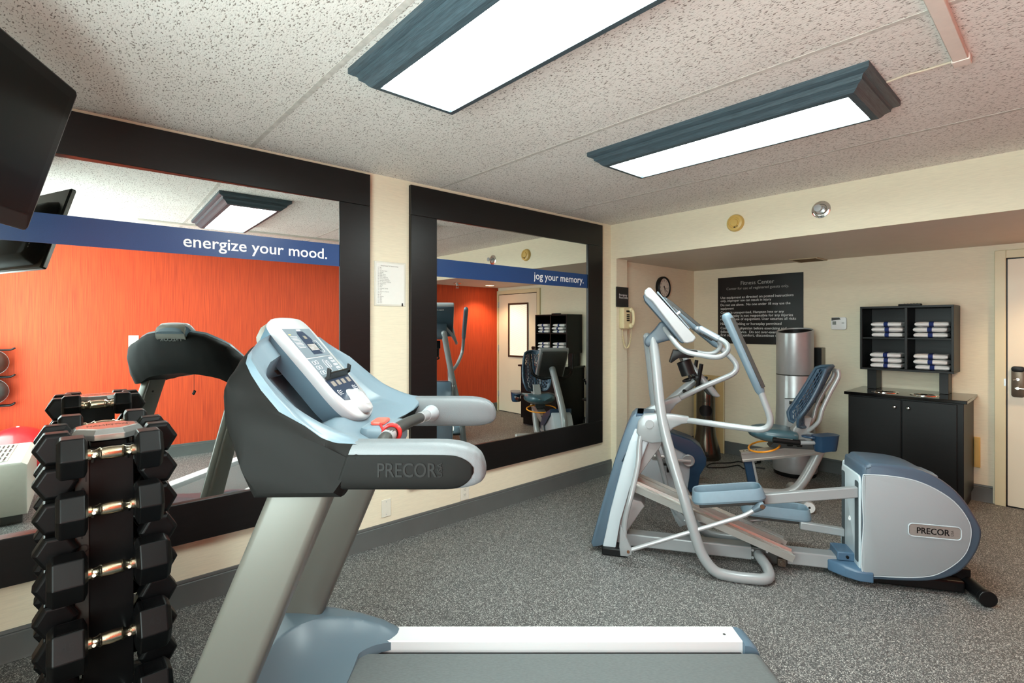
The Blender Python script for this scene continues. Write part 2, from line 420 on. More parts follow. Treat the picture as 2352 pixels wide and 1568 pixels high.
# ---------------- mirrors ----------------
def wall_mirror(label, x0, x1, ox0, ox1, z0, z1, oz0, oz1, yfront, rot, bz0, bz1, words, tx0, tx1, tz):
    cx = (x0+x1)/2
    t = thing('wall_mirror', label, 'mirror', (cx, YB, 0))
    d = yfront-YB
    def piece(a0, a1, b0, b1):
        b = BM(); bb(b, a0-cx, a1-cx, d, -0.0005, b0, b1); return obj('frame_board', b, M_FRAME, t, bevel=0.003)
    piece(ox0, ox1, z1, oz1); piece(ox0, ox1, oz0, z0); piece(ox0, x0, z0, z1); piece(x1, ox1, z0, z1)
    hw = (x1-x0)/2+0.02; yc = (d-0.004)/2 if rot == 0 else d/2
    b = BM(); bb(b, -hw, hw, yc, yc+0.003, z0-0.02, z1+0.02); 
    g = obj('glass', b, M_MIRROR, t, smooth=0); g.rotation_euler[2] = math.radians(rot)
    b = BM(); bb(b, -hw, hw, yc-0.0009, yc-0.0001, bz0, bz1); bn = obj('banner', b, M_NAVY, t, smooth=0); bn.rotation_euler[2] = math.radians(rot)
    bn['label'] = 'navy blue banner strip with white lettering'
    text('lettering', words, TM((tx0-cx, yc-0.001, tz)), tx1-tx0, M_WHITE, bn, bold=0.018, depth=0.0005)
wall_mirror('big framed wall mirror with banner reading energize your mood', -0.40, 1.319, -0.61, 1.525, 0.555, 2.256, 0.345, 2.463, 3.088, -1.15, 1.848, 1.984,
            'energize your mood.', 0.491, 1.241, 1.888)
wall_mirror('framed wall mirror by the pillar with banner reading jog your memory', 2.053, 3.757, 1.837, 3.975, 0.555, 2.252, 0.338, 2.461, 3.105, 0, 1.835, 1.966,
            'jog your memory.', 3.047, 3.701, 1.878)
# ---------------- things on the left wall ----------------
t = thing('wall_notice', 'laminated paper TV channel list on the wall between the two mirrors', 'notice', (1.693, YB, 1.76))
b = BM(); bb(b, -0.118, 0.118, -0.006, -0.0005, -0.15, 0.15); obj('holder', b, mat('clear_acrylic_holder', (214, 212, 200), 0.2, var=0.01), t, bevel=0.002)
b = BM(); bb(b, -0.104, 0.104, -0.0072, -0.006, -0.138, 0.138); obj('sheet', b, mat('white_paper', (226, 226, 220), 0.8, var=0.01), t, smooth=0)
M_INK = mat('grey_ink', (96, 96, 92), 0.8)
text('heading', 'Fitness Room TV Channel Listing', TM((-0.072, -0.0073, 0.118)), 0.130, M_INK, t, depth=0.0003, bold=0.02)
chl = ['17  PBS', '18  CW', '21  Headline News', '22  MSNBC', '23  ESPN News', '24  ESPN Classic', '25  ESPN University', '26  Cartoon Network', '27  National Geographic', '28  The Weather Channel', '29  Nickelodeon', '30  HGTV', '31  MTV', '32  Comedy Central', '34  TNT', '36  Women\'s Channel', '37  TLC', '38  FX', '40  Lifetime', '50  ABC', '51  CBS', '52  NBC', '53  FOX']
text('channel_lines', '\n'.join(chl), TM((-0.096, -0.0073, 0.104)), 0.098, M_INK, t, height=0.262*0.93, depth=0.0003)
bpy.data.objects['channel_lines'].location.z = 0
b = BM(); bb(b, 0.086, 0.096, -0.0076, -0.006, -0.148, -0.128); obj('corner_mark', b, M_BLACK, t, smooth=0)
def plate(name, label, cat, x, z, w, h, holes, y=YB, s=-1, m=None):
    t = thing(name, label, cat, (x, y, z))
    b = BM(); bb(b, -w/2, w/2, s*0.006, s*0.0005, -h/2, h/2); obj('cover_plate', b, m or M_OFFW, t, bevel=0.002)
    if holes == 'duplex':
        for dz in (-0.02, 0.02):
            b = BM(); prism(b, rrect(0.034, 0.028, 0.008, cy=dz), s*0.0078, s*0.006); obj('socket_face', b, M_OFFW, t)
            b = BM()
            for dx in (-0.007, 0.007): bb(b, dx-0.0012, dx+0.0012, s*0.0083, s*0.0078, dz, dz+0.009)
            bb(b, -0.002, 0.002, s*0.0083, s*0.0078, dz-0.009, dz-0.005); obj('slot', b, M_BLACK, t, smooth=0)
    else:
        for dz in (-h*0.36, h*0.36):
            b = BM(); cyl(b, (0, s*0.006, dz), (0, s*0.0072, dz), 0.003, n=10); obj('screw', b, M_STEEL, t)
    return t
plate('blank_plate', 'blank ivory wall plate low on the wall left of the outlet', 'wall plate', 1.663, 0.241, 0.07, 0.118, '')
plate('power_outlet', 'ivory duplex power outlet low on the wall under the right mirror', 'outlet', 2.322, 0.205, 0.078, 0.118, 'duplex')
plate('blank_plate', 'ivory blank plate on the orange wall, seen in the left mirror', 'wall plate', 0.468, 1.312, 0.09, 0.125, '', y=YO, s=1)
# emergency sign and phone on the pillar
t = thing('emergency_sign', 'small black sign reading Emergency Phone Only above the wall phone', 'sign', (4.236, 3.071, 1.768))
b = BM(); bb(b, -0.098, 0.098, -0.014, -0.0005, -0.10, 0.10); obj('panel', b, mat('matte_black_sign', (30, 31, 33), 0.5, var=0.03), t, bevel=0.002)
text('lettering', 'Emergency\nPhone Only', TM((-0.062, -0.0142, 0.012)), 0.145, M_WHITE, t, height=0.052, bold=0.015)
t = thing('wall_phone', 'cream push-button wall phone with handset and curly cord on the pillar', 'phone', (4.252, 3.071, 1.557))
b = BM(); pillow(b, rrect(0.122, 0.215, 0.015), -0.001, -0.058, 0.01); obj('body', b, M_IVORY, t)
b = BM()
for r_ in range(4):
    for c_ in range(3): bb(b, -0.012+c_*0.016, -0.001+c_*0.016, -0.063, -0.057, 0.026-r_*0.019, 0.038-r_*0.019)
obj('keypad', b, M_BLACK, t, bevel=0.001)
b = BM(); bb(b, -0.018, 0.035, -0.064, -0.057, 0.058, 0.076); obj('cradle_slot', b, M_BLACK, t, bevel=0.002)
b = BM(); tube(b, smoothp([(0.052, -0.066, 0.085), (0.056, -0.086, 0.06), (0.058, -0.092, 0.0), (0.056, -0.086, -0.055), (0.050, -0.066, -0.08)]), 0.016, 14)
ball(b, (0.048, -0.068, 0.082), 0.026, (1, 0.8, 1)); ball(b, (0.046, -0.068, -0.078), 0.028, (1, 0.8, 1)); obj('handset', b, M_IVORY, t)
b = BM(); pts = []
N_ = 46*10
for i in range(N_+1):
    u = i/N_
    # U-shaped hanging path
    a = PI*u; px_ = 0.02+0.0*u-0.052*math.cos(a)*1.0; pz = -0.112-0.19*math.sin(a)**0.8
    env = min(1, 8*u, 8*(1-u)); th = 2*PI*46*u
    pts.append((px_+0.0075*env*math.cos(th), -0.022-0.03*u+0.0075*env*math.sin(th), pz))
tube(b, pts, 0.0022, 5); obj('coil_cord', b, M_IVORY, t)
# clock
t = thing('wall_clock', 'round black-rimmed wall clock with pale face on the alcove wall', 'clock', (5.075, YB, 1.908))
b = BM(); lathe(b, [(0.0005, -0.001), (0.122, -0.001), (0.125, -0.012), (0.125, -0.036), (0.119, -0.046), (0.106, -0.046), (0.102, -0.034), (0.0005, -0.034)], 48, axis='y'); obj('case', b, M_BLACK, t)
b = BM(); lathe(b, [(0.0005, -0.0345), (0.102, -0.0345), (0.102, -0.036), (0.0005, -0.036)], 48, axis='y'); obj('dial', b, mat('pale_dial', (214, 208, 196), 0.6), t)
for i in range(12):
    a = math.radians(90-30*(i+1)); 
    text('numeral', str(i+1), TM((0.08*math.cos(a), -0.0365, 0.08*math.sin(a)-0.009)), None, M_BLACK, t, height=0.018, depth=0.0003, align='CENTER', bold=0.01)
def hand(deg, L_, wd, m):
    a = math.radians(90-deg); b = BM(); u = Vector((math.cos(a), 0, math.sin(a))); v = Vector((-u.z, 0, u.x))
    o = Vector((0, -0.038, 0)); rings(b, [[o-u*0.02+v*wd, o+u*L_+v*wd*0.5, o+u*L_-v*wd*0.5, o-u*0.02-v*wd], [Vector((0, -0.0015, 0))+q for q in (o-u*0.02+v*wd, o+u*L_+v*wd*0.5, o+u*L_-v*wd*0.5, o-u*0.02-v*wd)]])
    obj('clock_hand', b, m, t, smooth=0)
hand(168, 0.055, 0.004, M_BLACK); hand(132, 0.08, 0.003, M_BLACK); hand(100, 0.085, 0.001, M_BLACK)
# notice board on the back wall, facing -X (viewer's right is -Y)
def back(loc): return TM(loc, rz=-90)
t = thing('rules_board', 'large black Fitness Center rules board with white lettering on the back wall', 'sign', (XR, 2.372, 1.658))
b = BM(); bb(b, -0.01, -0.0005, -0.459, 0.459, -0.382, 0.382); obj('panel', b, mat('glossy_black_board', (14, 15, 18), 0.3, var=0.05), t, bevel=0.002)
M_LET = mat('light_grey_lettering', (226, 228, 228), 0.5); M_LET2 = mat('dim_grey_lettering', (158, 158, 156), 0.5)
text('title', 'Fitness Center', back((-0.0105, 0.19, 0.286)), 0.36, M_LET2, t, bold=0.012)
text('subtitle', 'Center for use of registered guests only.', back((-0.0105, 0.355, 0.235)), 0.675, M_LET2, t, bold=0.008)
rows = [('Use equipment as directed on posted instructions', 0.136, 0.79), ('only, improper use can result in injury', 0.100, 0.565), ('Do not use alone.  No one under 18 may use the', 0.052, 0.76), ('equipment', 0.011, 0.155),
        ('Center is unsupervised, Hampton Inns or any', -0.036, 0.695), ('related entity is not responsible for any injuries', -0.076, 0.785), ('related to use of equipment. User assumes all risks', -0.114, 0.815),
        ('No food, drinking or horseplay permitted', -0.167, 0.67), ('Consult your physician before exercising and', -0.218, 0.72), ('follow their advice.  Do not over-exert. At', -0.260, 0.69), ('first sign of discomfort, discontinue use.', -0.298, 0.67)]
for s_, z_, w_ in rows: text('text_line', s_, back((-0.0105, 0.425, z_)), w_, M_LET, t, bold=0.006)
# thermostat
t = thing('thermostat', 'small white thermostat on the back wall left of the towel shelves', 'thermostat', (XR, 1.588, 1.502))
b = BM(); pillow(b, rrect(0.135, 0.125, 0.02), -0.001, -0.03, 0.008, 'yz'); obj('case', b, mat('clean_white_plastic', (232, 233, 232), 0.4, var=0.01), t)
b = BM(); prism(b, [(0.06, 0.058), (-0.005, 0.058), (-0.02, 0.04), (0.06, 0.028)], -0.031, -0.0295, 'yz'); obj('dark_flash', b, M_CHAR, t)
b = BM(); bb(b, -0.031, -0.0295, 0.02, 0.052, -0.012, 0.022); obj('screen', b, mat('lcd_grey', (120, 128, 124), 0.3), t)
b = BM(); bb(b, -0.031, -0.0295, -0.05, -0.028, -0.004, 0.012); obj('button', b, mat('light_button', (190, 192, 190), 0.5), t)
# cup dispenser beside the cooler
t = thing('cup_dispenser', 'narrow black and silver cup dispenser on the wall behind the water cooler', 'dispenser', (XR, 1.765, 0.9))
b = BM(); bb(b, -0.11, -0.0005, -0.055, 0.055, -0.16, 0.36); obj('case', b, mat('dispenser_grey_metal', (120, 116, 106), 0.35, 0.5), t, bevel=0.004)
b = BM(); bb(b, -0.114, -0.11, -0.052, 0.052, -0.157, 0.357); obj('front_panel', b, M_BLACK, t, bevel=0.002)
b = BM(); cyl(b, (-0.06, 0, -0.2), (-0.06, 0, -0.16), 0.038, 0.043); obj('cup_mouth', b, M_BLACK, t)
# yellowed plate / hatch by the cabinet
t = thing('phone_jack_cover', 'long yellowed plastic cover low on the back wall right of the cabinet', 'wall plate', (XR, 0.571, 0.41))
b = BM(); bb(b, -0.02, -0.0005, -0.02, 0.02, -0.128, 0.128); obj('cover', b, M_TAN, t, bevel=0.004)
b = BM(); bb(b, -0.022, -0.02, -0.012, 0.012, -0.11, 0.11); obj('raised_panel', b, M_TAN, t, bevel=0.001)
# smoke detector and sprinkler on the soffit face
t = thing('smoke_detector', 'round yellowed smoke detector on the soffit face', 'smoke detector', (XS-0.006, 1.874, 2.318))
b = BM(); lathe(b, [(0.0005, -0.0005), (0.070, -0.0005), (0.070, -0.014), (0.062, -0.03), (0.045, -0.036), (0.040, -0.030), (0.033, -0.030), (0.028, -0.038), (0.0005, -0.040)], 40, axis='x'); obj('housing', b, M_TAN, t)
b = BM(); cyl(b, (-0.034, -0.026, -0.032), (-0.0365, -0.026, -0.032), 0.004, n=12); bb(b, -0.0375, -0.033, -0.012, 0.002, -0.042, -0.034); obj('indicator', b, M_BLACK, t)
def sprinkler(label, loc, ax, face):
    t = thing('fire_sprinkler', label, 'sprinkler', loc)
    s = -1
    b = BM(); lathe(b, [(0.0005, -0.0005), (0.062, -0.0005), (0.062, -0.004), (0.050, -0.010), (0.040, -0.010), (0.036, -0.004), (0.0005, -0.004)], 40, axis=ax); obj('escutcheon', b, M_CHROME, t)
    b = BM(); lathe(b, [(0.0005, -0.003), (0.026, -0.003), (0.026, -0.016), (0.013, -0.02), (0.012, -0.045), (0.0005, -0.045)], 24, axis=ax); obj('body', b, M_STEEL, t)
    def P(a, u, v): return (a, u, v) if ax == 'x' else (u, v, a)
    b = BM()
    for q in (-1, 1): tube(b, smoothp([P(-0.04, 0.012*q, 0), P(-0.055, 0.02*q, 0), P(-0.072, 0.008*q, 0), P(-0.078, 0, 0)]), 0.003, 8)
    obj('yoke', b, M_CHROME, t)
    b = BM(); lathe(b, [(0.0005, -0.078), (0.024, -0.078), (0.026, -0.074), (0.024, -0.08), (0.0005, -0.081)], 20, axis=ax); obj('deflector', b, M_STEEL, t)
sprinkler('chrome sidewall sprinkler on the soffit face right of the smoke detector', (XS-0.006, 1.25, 2.322), 'x', 0)
sprinkler('pendent sprinkler under the soffit, seen in the right mirror', (4.62, -0.187, ZS), 'z', 0)
# ceiling vent under soffit
t = thing('air_vent', 'small ceiling vent under the soffit at the back wall', 'vent', (5.64, 1.82, ZS))
b = BM()
for x0, x1, y0, y1 in ((-0.15, 0.15, -0.13, -0.105), (-0.15, 0.15, 0.105, 0.13), (-0.15, -0.125, -0.105, 0.105), (0.125, 0.15, -0.105, 0.105)): bb(b, x0, x1, y0, y1, -0.01, -0.0005)
obj('frame', b, mat('beige_vent', (176, 160, 132), 0.5), t, bevel=0.002)
b = BM(); bb(b, -0.125, 0.125, -0.105, 0.105, -0.002, -0.0005); obj('backing', b, M_CHAR, t)
b = BM()
for i in range(7): box(b, (-0.105+i*0.035, 0, -0.006), (0.024, 0.208, 0.0015), Matrix.Rotation(0.5, 4, 'Y'))
obj('slats', b, mat('brown_vent_slats', (104, 84, 60), 0.5), t)
# ---------------- door ----------------
b = BM(); bb(b, XR-0.03, XR, 0.395, 0.463, 0, 2.095); bb(b, XR-0.03, XR, -0.60, -0.56, 0, 2.095); bb(b, XR-0.03, XR, -0.56, 0.395, 2.03, 2.095)
struct(obj('trim_5', b, M_JAMB, bevel=0.003))
b = BM()
bb(b, XR-0.022, XR+0.0, 0.17, 0.385, 0.012, 2.02); bb(b, XR-0.022, XR, -0.55, -0.27, 0.012, 2.02); bb(b, XR-0.022, XR, -0.27, 0.17, 1.84, 2.02); bb(b, XR-0.022, XR, -0.27, 0.17, 0.012, 0.985)
door = struct(obj('door_1', b, M_DOOR, smooth=0))
b = BM(); bb(b, XR-0.006, XR-0.0005, 0.385, 0.395, 0.0, 2.03); bb(b, XR-0.006, XR-0.0005, -0.56, 0.395, 2.02, 2.03); bb(b, XR-0.006, XR-0.0005, -0.56, 0.395, 0.0, 0.012); obj('door_gap', b, M_BLACK, door, smooth=0)
b = BM()
for a in ((0.17, 0.2, 0.955, 1.87), (-0.30, -0.27, 0.955, 1.87), (-0.27, 0.17, 1.84, 1.87), (-0.27, 0.17, 0.955, 0.985)): bb(b, XR-0.034, XR-0.022, *a)
obj('window_frame', b, mat('bronze_window_frame', (58, 44, 34), 0.4), door, bevel=0.002)
def mat_wired():
    m = bpy.data.materials.new('backlit_wired_glass'); m.use_nodes = True; N = m.node_tree.nodes; L = m.node_tree.links; b = N['Principled BSDF']
    tc = N.new('ShaderNodeTexCoord'); sp = N.new('ShaderNodeSeparateXYZ'); L.new(tc.outputs['Object'], sp.inputs[0])
    def mth(op, a, v):
        n = N.new('ShaderNodeMath'); n.operation = op
        if hasattr(a, 'links'): L.new(a, n.inputs[0])
        else: n.inputs[0].default_value = a
        if hasattr(v, 'links'): L.new(v, n.inputs[1])
        else: n.inputs[1].default_value = v
        return n.outputs[0]
    s = mth('MULTIPLY', mth('ADD', sp.outputs['Y'], sp.outputs['Z']), 62.0); d = mth('MULTIPLY', mth('SUBTRACT', sp.outputs['Y'], sp.outputs['Z']), 62.0)
    g = mth('MINIMUM', mth('PINGPONG', s, 1.0), mth('PINGPONG', d, 1.0)); k = mth('GREATER_THAN', g, 0.14)
    r = ramp(N, [(0.0, (0.45, 0.42, 0.34)), (0.5, (0.92, 0.86, 0.70))]); L.new(k, r.inputs['Fac'])
    L.new(r.outputs['Color'], b.inputs['Emission Color']); b.inputs['Emission Strength'].default_value = 0.26
    L.new(r.outputs['Color'], b.inputs['Base Color']); b.inputs['Roughness'].default_value = 0.3
    return m
b = BM(); bb(b, XR-0.012, XR-0.004, -0.27, 0.17, 0.985, 1.84); obj('wired_glass', b, mat_wired(), door, smooth=0)
b = BM(); pillow(b, rrect(0.078, 0.25, 0.02, cx=0.325, cy=1.025), XR-0.023, XR-0.034, 0.004, 'yz'); lk = obj('lock_plate', b, mat('bronze_lock_plate', (104, 90, 76), 0.35, 0.6), door)
b = BM(); pillow(b, rrect(0.078, 0.045, 0.02, cx=0.325, cy=1.128), XR-0.034, XR-0.044, 0.004, 'yz'); obj('reader_cap', b, M_BLACK, lk)
b = BM(); tube(b, [(XR-0.034, 0.325, 0.975), (XR-0.075, 0.325, 0.975)], 0.011); tube(b, fillet([(XR-0.066, 0.34, 0.975), (XR-0.066, 0.30, 0.975), (XR-0.062, 0.205, 0.970)], 0.02), 0.01); obj('door_handle', b, M_CHROME, lk)
b = BM(); cyl(b, (XR-0.034, 0.325, 1.045), (XR-0.05, 0.325, 1.045), 0.01); tube(b, [(XR-0.05, 0.325, 1.045), (XR-0.052, 0.352, 1.038)], 0.005, 10); obj('thumb_turn', b, M_CHROME, lk)
b = BM(); bb(b, XR-0.0306, XR-0.03, 0.395, 0.407, 0.985, 1.045); obj('strike', b, M_STEEL, door, smooth=0)
for z_ in (0.25, 1.05, 1.8):
    b = BM(); bb(b, XR-0.032, XR-0.02, -0.567, -0.547, z_, z_+0.1); cyl(b, (XR-0.034, -0.556, z_), (XR-0.034, -0.556, z_+0.1), 0.007, n=12); obj('hinge', b, M_STEEL, door)

# ---------------- towel cabinet and hutch ----------------
t = thing('base_cabinet', 'dark two-door base cabinet with chrome knobs against the back wall', 'cabinet', (XR-0.29, 0.979, 0))
b = BM(); bb(b, -0.27, 0.285, -0.386, 0.386, 0.10, 0.872); obj('carcass', b, M_DWOOD, t, bevel=0.002)
b = BM(); bb(b, -0.235, 0.285, -0.37, 0.37, 0.0, 0.10); obj('toe_kick', b, M_BLACK, t, smooth=0)
for s_, lab in ((1, 'left'), (-1, 'right')):
    y0, y1 = (0.004, 0.372) if s_ > 0 else (-0.348, -0.004)
    b = BM(); bb(b, -0.29, -0.2705, y0, y1, 0.12, 0.86); dr = obj('door', b, M_DWOOD, t, bevel=0.003)
    b = BM(); yk = 0.046*s_; lathe(b, [(0.0005, -0.323), (0.010, -0.321), (0.0145, -0.313), (0.013, -0.306), (0.006, -0.302), (0.006, -0.2905), (0.0005, -0.2905)], 20, c=(0, yk, 0.80), axis='x'); obj('knob', b, M_CHROME, dr)
t2 = thing('cabinet_worktop', 'glossy black worktop with two steel drop rings on the base cabinet', 'worktop', (XR-0.29, 0.979, 0.8725))
b = BM(); bb(b, -0.31, 0.288, -0.41, 0.41, 0, 0.026); obj('slab', b, mat('polished_black_laminate', (10, 10, 11), 0.1, var=0.1), t2, bevel=0.003)
for y_ in (0.15, -0.12):
    b = BM(); lathe(b, [(0.072, 0.0262), (0.098, 0.0262), (0.097, 0.0305), (0.085, 0.032), (0.074, 0.029), (0.072, 0.0262)], 36, c=(-0.11, y_, 0)); rg = obj('drop_ring', b, M_CHROME, t2)
    b = BM(); lathe(b, [(0.0005, 0.0263), (0.072, 0.0263), (0.072, 0.0268), (0.0005, 0.0268)], 30, c=(-0.11, y_, 0)); obj('opening', b, M_BLACK, rg)
    b = BM(); lathe(b, [(0.0005, 0.027), (0.028, 0.027), (0.03, 0.036), (0.02, 0.04), (0.0005, 0.04)], 24, c=(-0.14, y_-0.005, 0)); obj('drain_cap', b, M_CHROME, rg)
t3 = thing('towel_shelf', 'dark four-cubby towel shelf standing on two legs above the worktop', 'shelf', (XR-0.01, 1.005, 0.899))
HZ0, HZ1 = 0.184, 0.752
def sb(name, *a):
    b = BM(); bb(b, *a); return obj(name, b, M_DWOOD, t3, bevel=0.0015)
sb('top_panel', -0.33, 0, -0.326, 0.326, HZ1-0.018, HZ1); sb('bottom_panel', -0.33, 0, -0.326, 0.326, HZ0, HZ0+0.018)
sb('side_panel', -0.33, 0, 0.308, 0.326, HZ0+0.018, HZ1-0.018); sb('side_panel', -0.33, 0, -0.326, -0.308, HZ0+0.018, HZ1-0.018)
sb('divider', -0.325, -0.012, -0.02, 0.0, HZ0+0.018, HZ1-0.018); sb('back_panel', -0.012, 0, -0.308, 0.308, HZ0+0.018, HZ1-0.018)
sb('shelf_board', -0.325, -0.012, 0.0, 0.308, 0.462, 0.476); sb('shelf_board', -0.325, -0.012, -0.308, -0.02, 0.462, 0.476)
sb('leg', -0.20, -0.02, 0.23, 0.30, 0.0005, HZ0); sb('leg', -0.20, -0.02, -0.275, -0.215, 0.0005, HZ0)
# folded towels: 4 stacks of 3
def towel(seed):
    rnd = random.Random(seed); t = thing('folded_towel', '', 'towel')
    L_, W_, H_ = 0.114, 0.112, 0.041
    prof = []
    n = 28
    for k in range(n):
        a = 2*PI*k/n; cx = math.cos(a); sz = math.sin(a)
        prof.append((math.copysign(abs(cx)**0.45, cx), math.copysign(abs(sz)**0.7, sz)))
    b = BM(); R = []
    ys = [-1, -0.94, -0.8, -0.5, -0.15, 0.15, 0.5, 0.8, 0.94, 1]
    for y in ys:
        e = {1: 0.55, 0.94: 0.85}.get(abs(y), 1.0); wob = rnd.uniform(-0.004, 0.004)
        R.append([(L_*u*(0.97 if e < 0.6 else 1), W_*y, H_/2+H_/2*v*e+wob*(0.5+0.5*u)) for u, v in prof])
    rings(b, R); bd = obj('folds', b, M_TOWEL, t, smooth=60)
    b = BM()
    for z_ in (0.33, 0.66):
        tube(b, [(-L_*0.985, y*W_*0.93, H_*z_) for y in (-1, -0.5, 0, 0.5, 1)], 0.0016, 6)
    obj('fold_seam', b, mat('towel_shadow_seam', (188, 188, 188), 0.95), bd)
    b = BM(); R = []
    for y in (-0.14, 0.14):
        R.append([((L_+0.0016)*u, W_*y, H_/2+(H_/2+0.0035)*v) for u, v in prof])
    rings(b, R, cap=False); obj('stripe', b, M_NSTR, t, smooth=60)
    return t
spots = [('upper left cubby', 0.125, 0.476), ('upper right cubby', -0.172, 0.476), ('lower left cubby', 0.14, 0.202), ('lower right cubby', -0.172, 0.202)]
lv = ['bottom', 'middle', 'top']; protos = [towel(i) for i in range(3)]; n_ = 0
for si, (nm, y_, z_) in enumerate(spots):
    for k in range(3):
        src = protos[(si+k) % 3]
        lab = 'white folded towel with navy stripe, %s of the three in the %s' % (lv[k], nm)
        rr = random.Random(si*5+k)
        loc = (XR-0.215+rr.uniform(-0.01, 0.01), 1.005+y_+rr.uniform(-0.008, 0.008), 0.899+z_+0.0015+k*0.0470)
        dup(src, loc, rr.uniform(-0.06, 0.06), lab, 'folded towels in the shelf')
for p in protos:
    for ch in list(p.children):
        for g in list(ch.children): bpy.data.objects.remove(g)
        bpy.data.objects.remove(ch)
    bpy.data.objects.remove(p)
t = thing('remote_control', 'black remote control lying on top of the towel shelf', 'remote control', (XR-0.20, 0.99, 0.899+HZ1+0.0005), 1.57)
b = BM(); pillow(b, rrect(0.165, 0.05, 0.01), 0, 0.02, 0.005, 'xy'); obj('case', b, M_BLACK, t)
b = BM()
for i in range(5):
    for j in range(3): cyl(b, (-0.05+i*0.022, -0.013+j*0.013, 0.02), (-0.05+i*0.022, -0.013+j*0.013, 0.022), 0.004, n=8)
obj('button', b, M_CHAR, t)

# ---------------- water cooler ----------------
t = thing('water_cooler', 'tall silver cylindrical water cooler standing by the back wall', 'water cooler', (5.50, 1.895, 0))
R0 = 0.167
b = BM(); R = []
for z_, rr in ((0.04, 0.195), (0.06, 0.2), (0.12, 0.2), (0.2, 0.198), (0.3, 0.192), (0.42, 0.182), (0.55, 0.172), (0.70, R0), (0.985, R0), (0.992, R0-0.003)):
    R.append([(rr*math.cos(2*PI*k/48), rr*math.sin(2*PI*k/48), z_) for k in range(48)])
rings(b, R); obj('body', b, M_STEEL, t)
b = BM(); R = []
for z_, rr, tl in ((0.996, R0-0.003, 0), (1.003, R0, 0), (1.385, R0, 0), (1.43, R0, 1), (1.434, R0-0.008, 1), (1.425, R0-0.012, 1), (1.36, R0-0.02, 1)):
    R.append([(rr*math.cos(2*PI*k/48), rr*math.sin(2*PI*k/48), z_+tl*0.026*math.cos(2*PI*k/48)*1.0) for k in range(48)])
rings(b, R, cap=False); obj('upper_sleeve', b, M_STEEL, t)
b = BM(); R = [[(rr*math.cos(2*PI*k/48), rr*math.sin(2*PI*k/48), z_+0.026*math.cos(2*PI*k/48)) for k in range(48)] for z_, rr in ((1.421, R0-0.0125), (1.36, R0-0.03), (1.33, 0.05), (1.33, 0.002))]
rings(b, R, cap=False); obj('top_well', b, M_BLACK, t)
b = BM(); lathe(b, [(0.0005, 0.0), (0.185, 0.0), (0.19, 0.02), (0.19, 0.04), (0.0005, 0.04)], 48); obj('plinth', b, M_BLACK, t)
b = BM(); lathe(b, [(0.162, 0.984), (R0-0.0015, 0.984), (R0-0.0015, 1.004), (0.162, 1.004)], 48, cap=False); obj('seam_ring', b, M_CHAR, t)
A0 = math.atan2(-1.862, -5.405)+0.18
def ca(a, r, z): return (r*math.cos(A0+a), r*math.sin(A0+a), z)
b = BM(); aa = [(-0.72+1.44*k/16) for k in range(17)]
rings(b, [[ca(a, R0+0.0015+(0.004 if z_ < 0.6 else 0), z_) for a in aa] for z_ in (0.44, 0.6, 0.76)], cap=False, closed=False)
obj('dispensing_bay', b, mat('pale_bay_plastic', (186, 188, 192), 0.4), t)
b = BM(); rings(b, [[ca(a, R0+0.003, z_+0.012*math.cos(a*2)) for a in aa] for z_ in (0.757, 0.765)], cap=False, closed=False); obj('bay_lip', b, M_CHAR, t)
for a in (-0.28, 0.12):
    b = BM(); p = Vector(ca(a, R0+0.03, 0.735)); box(b, p, (0.05, 0.05, 0.03), Matrix.Rotation(A0+a, 4, 'Z')); cyl(b, p+Vector((0, 0, -0.015)), p+Vector((0, 0, -0.05)), 0.011); tp = obj('tap', b, M_BLACK, t, bevel=0.003)
    b = BM(); p2 = Vector(ca(a, R0+0.045, 0.757)); box(b, p2, (0.045, 0.03, 0.012), Matrix.Rotation(A0+a, 4, 'Z')); obj('tap_lever', b, M_OFFW if a < 0 else M_BLACK, tp, bevel=0.003)
b = BM(); R = []
for z_, k_ in ((0.475, 0.96), (0.483, 1.0), (0.493, 0.98)):
    R.append([ca(0.75*math.cos(q)*1.0, R0-0.02+(0.105 if math.sin(q) > 0 else 0)*math.sin(q)*k_, z_) for q in [PI*j/20 for j in range(21)]])
rings(b, R, cap=True); obj('drip_tray', b, M_BLACK, t)
b = BM()
for q in (-1, 1): tube(b, [ca(q*(0.42-0.3*(j/12)**2.2)-0.1, 0.1925+0.004*(j/12), 0.32-0.2*(j/12)) for j in range(13)], 0.0015, 6)
tube(b, [ca(-0.1-0.12+0.24*j/8, 0.1975, 0.12-0.006*math.sin(PI*j/8)) for j in range(9)], 0.0015, 6); obj('swoosh_line', b, M_OFFW, t)

# ---------------- wipes pedestal and tan panel ----------------
t = thing('wipes_stand', 'slim bronze-steel wipes stand with oval opening in the alcove corner', 'wipes stand', (5.42, 2.79, 0))
M_BRZ = mat('smoked_steel', (92, 88, 78), 0.22, 0.85, var=0.12, scale=4)
b = BM(); lathe(b, [(0.0005, 0.0), (0.155, 0.0), (0.158, 0.02), (0.15, 0.1), (0.128, 0.18), (0.108, 0.26), (0.10, 0.34), (0.10, 0.45)], 40); obj('flared_base', b, M_BRZ, t)
b = BM(); lathe(b, [(0.10, 0.451), (0.10, 0.63), (0.0995, 0.635)], 40, cap=True); obj('middle_section', b, M_BRZ, t)
b = BM(); lathe(b, [(0.1, 0.636), (0.1, 0.86), (0.096, 0.868), (0.02, 0.876), (0.0005, 0.876)], 40); obj('canister', b, M_BRZ, t)
A0 = math.atan2(-2.79, -5.42)
b = BM(); pl = rrect(0.15, 0.115, 0.055, 6); b_in = [ca(p[0]/0.1*0.92, 0.1015, 0.54+p[1]) for p in pl]; 
vs = [b.verts.new(q) for q in b_in]; cv = b.verts.new(ca(0, 0.1012, 0.54)); [b.faces.new((vs[i], vs[(i+1) % len(vs)], cv)) for i in range(len(vs))]
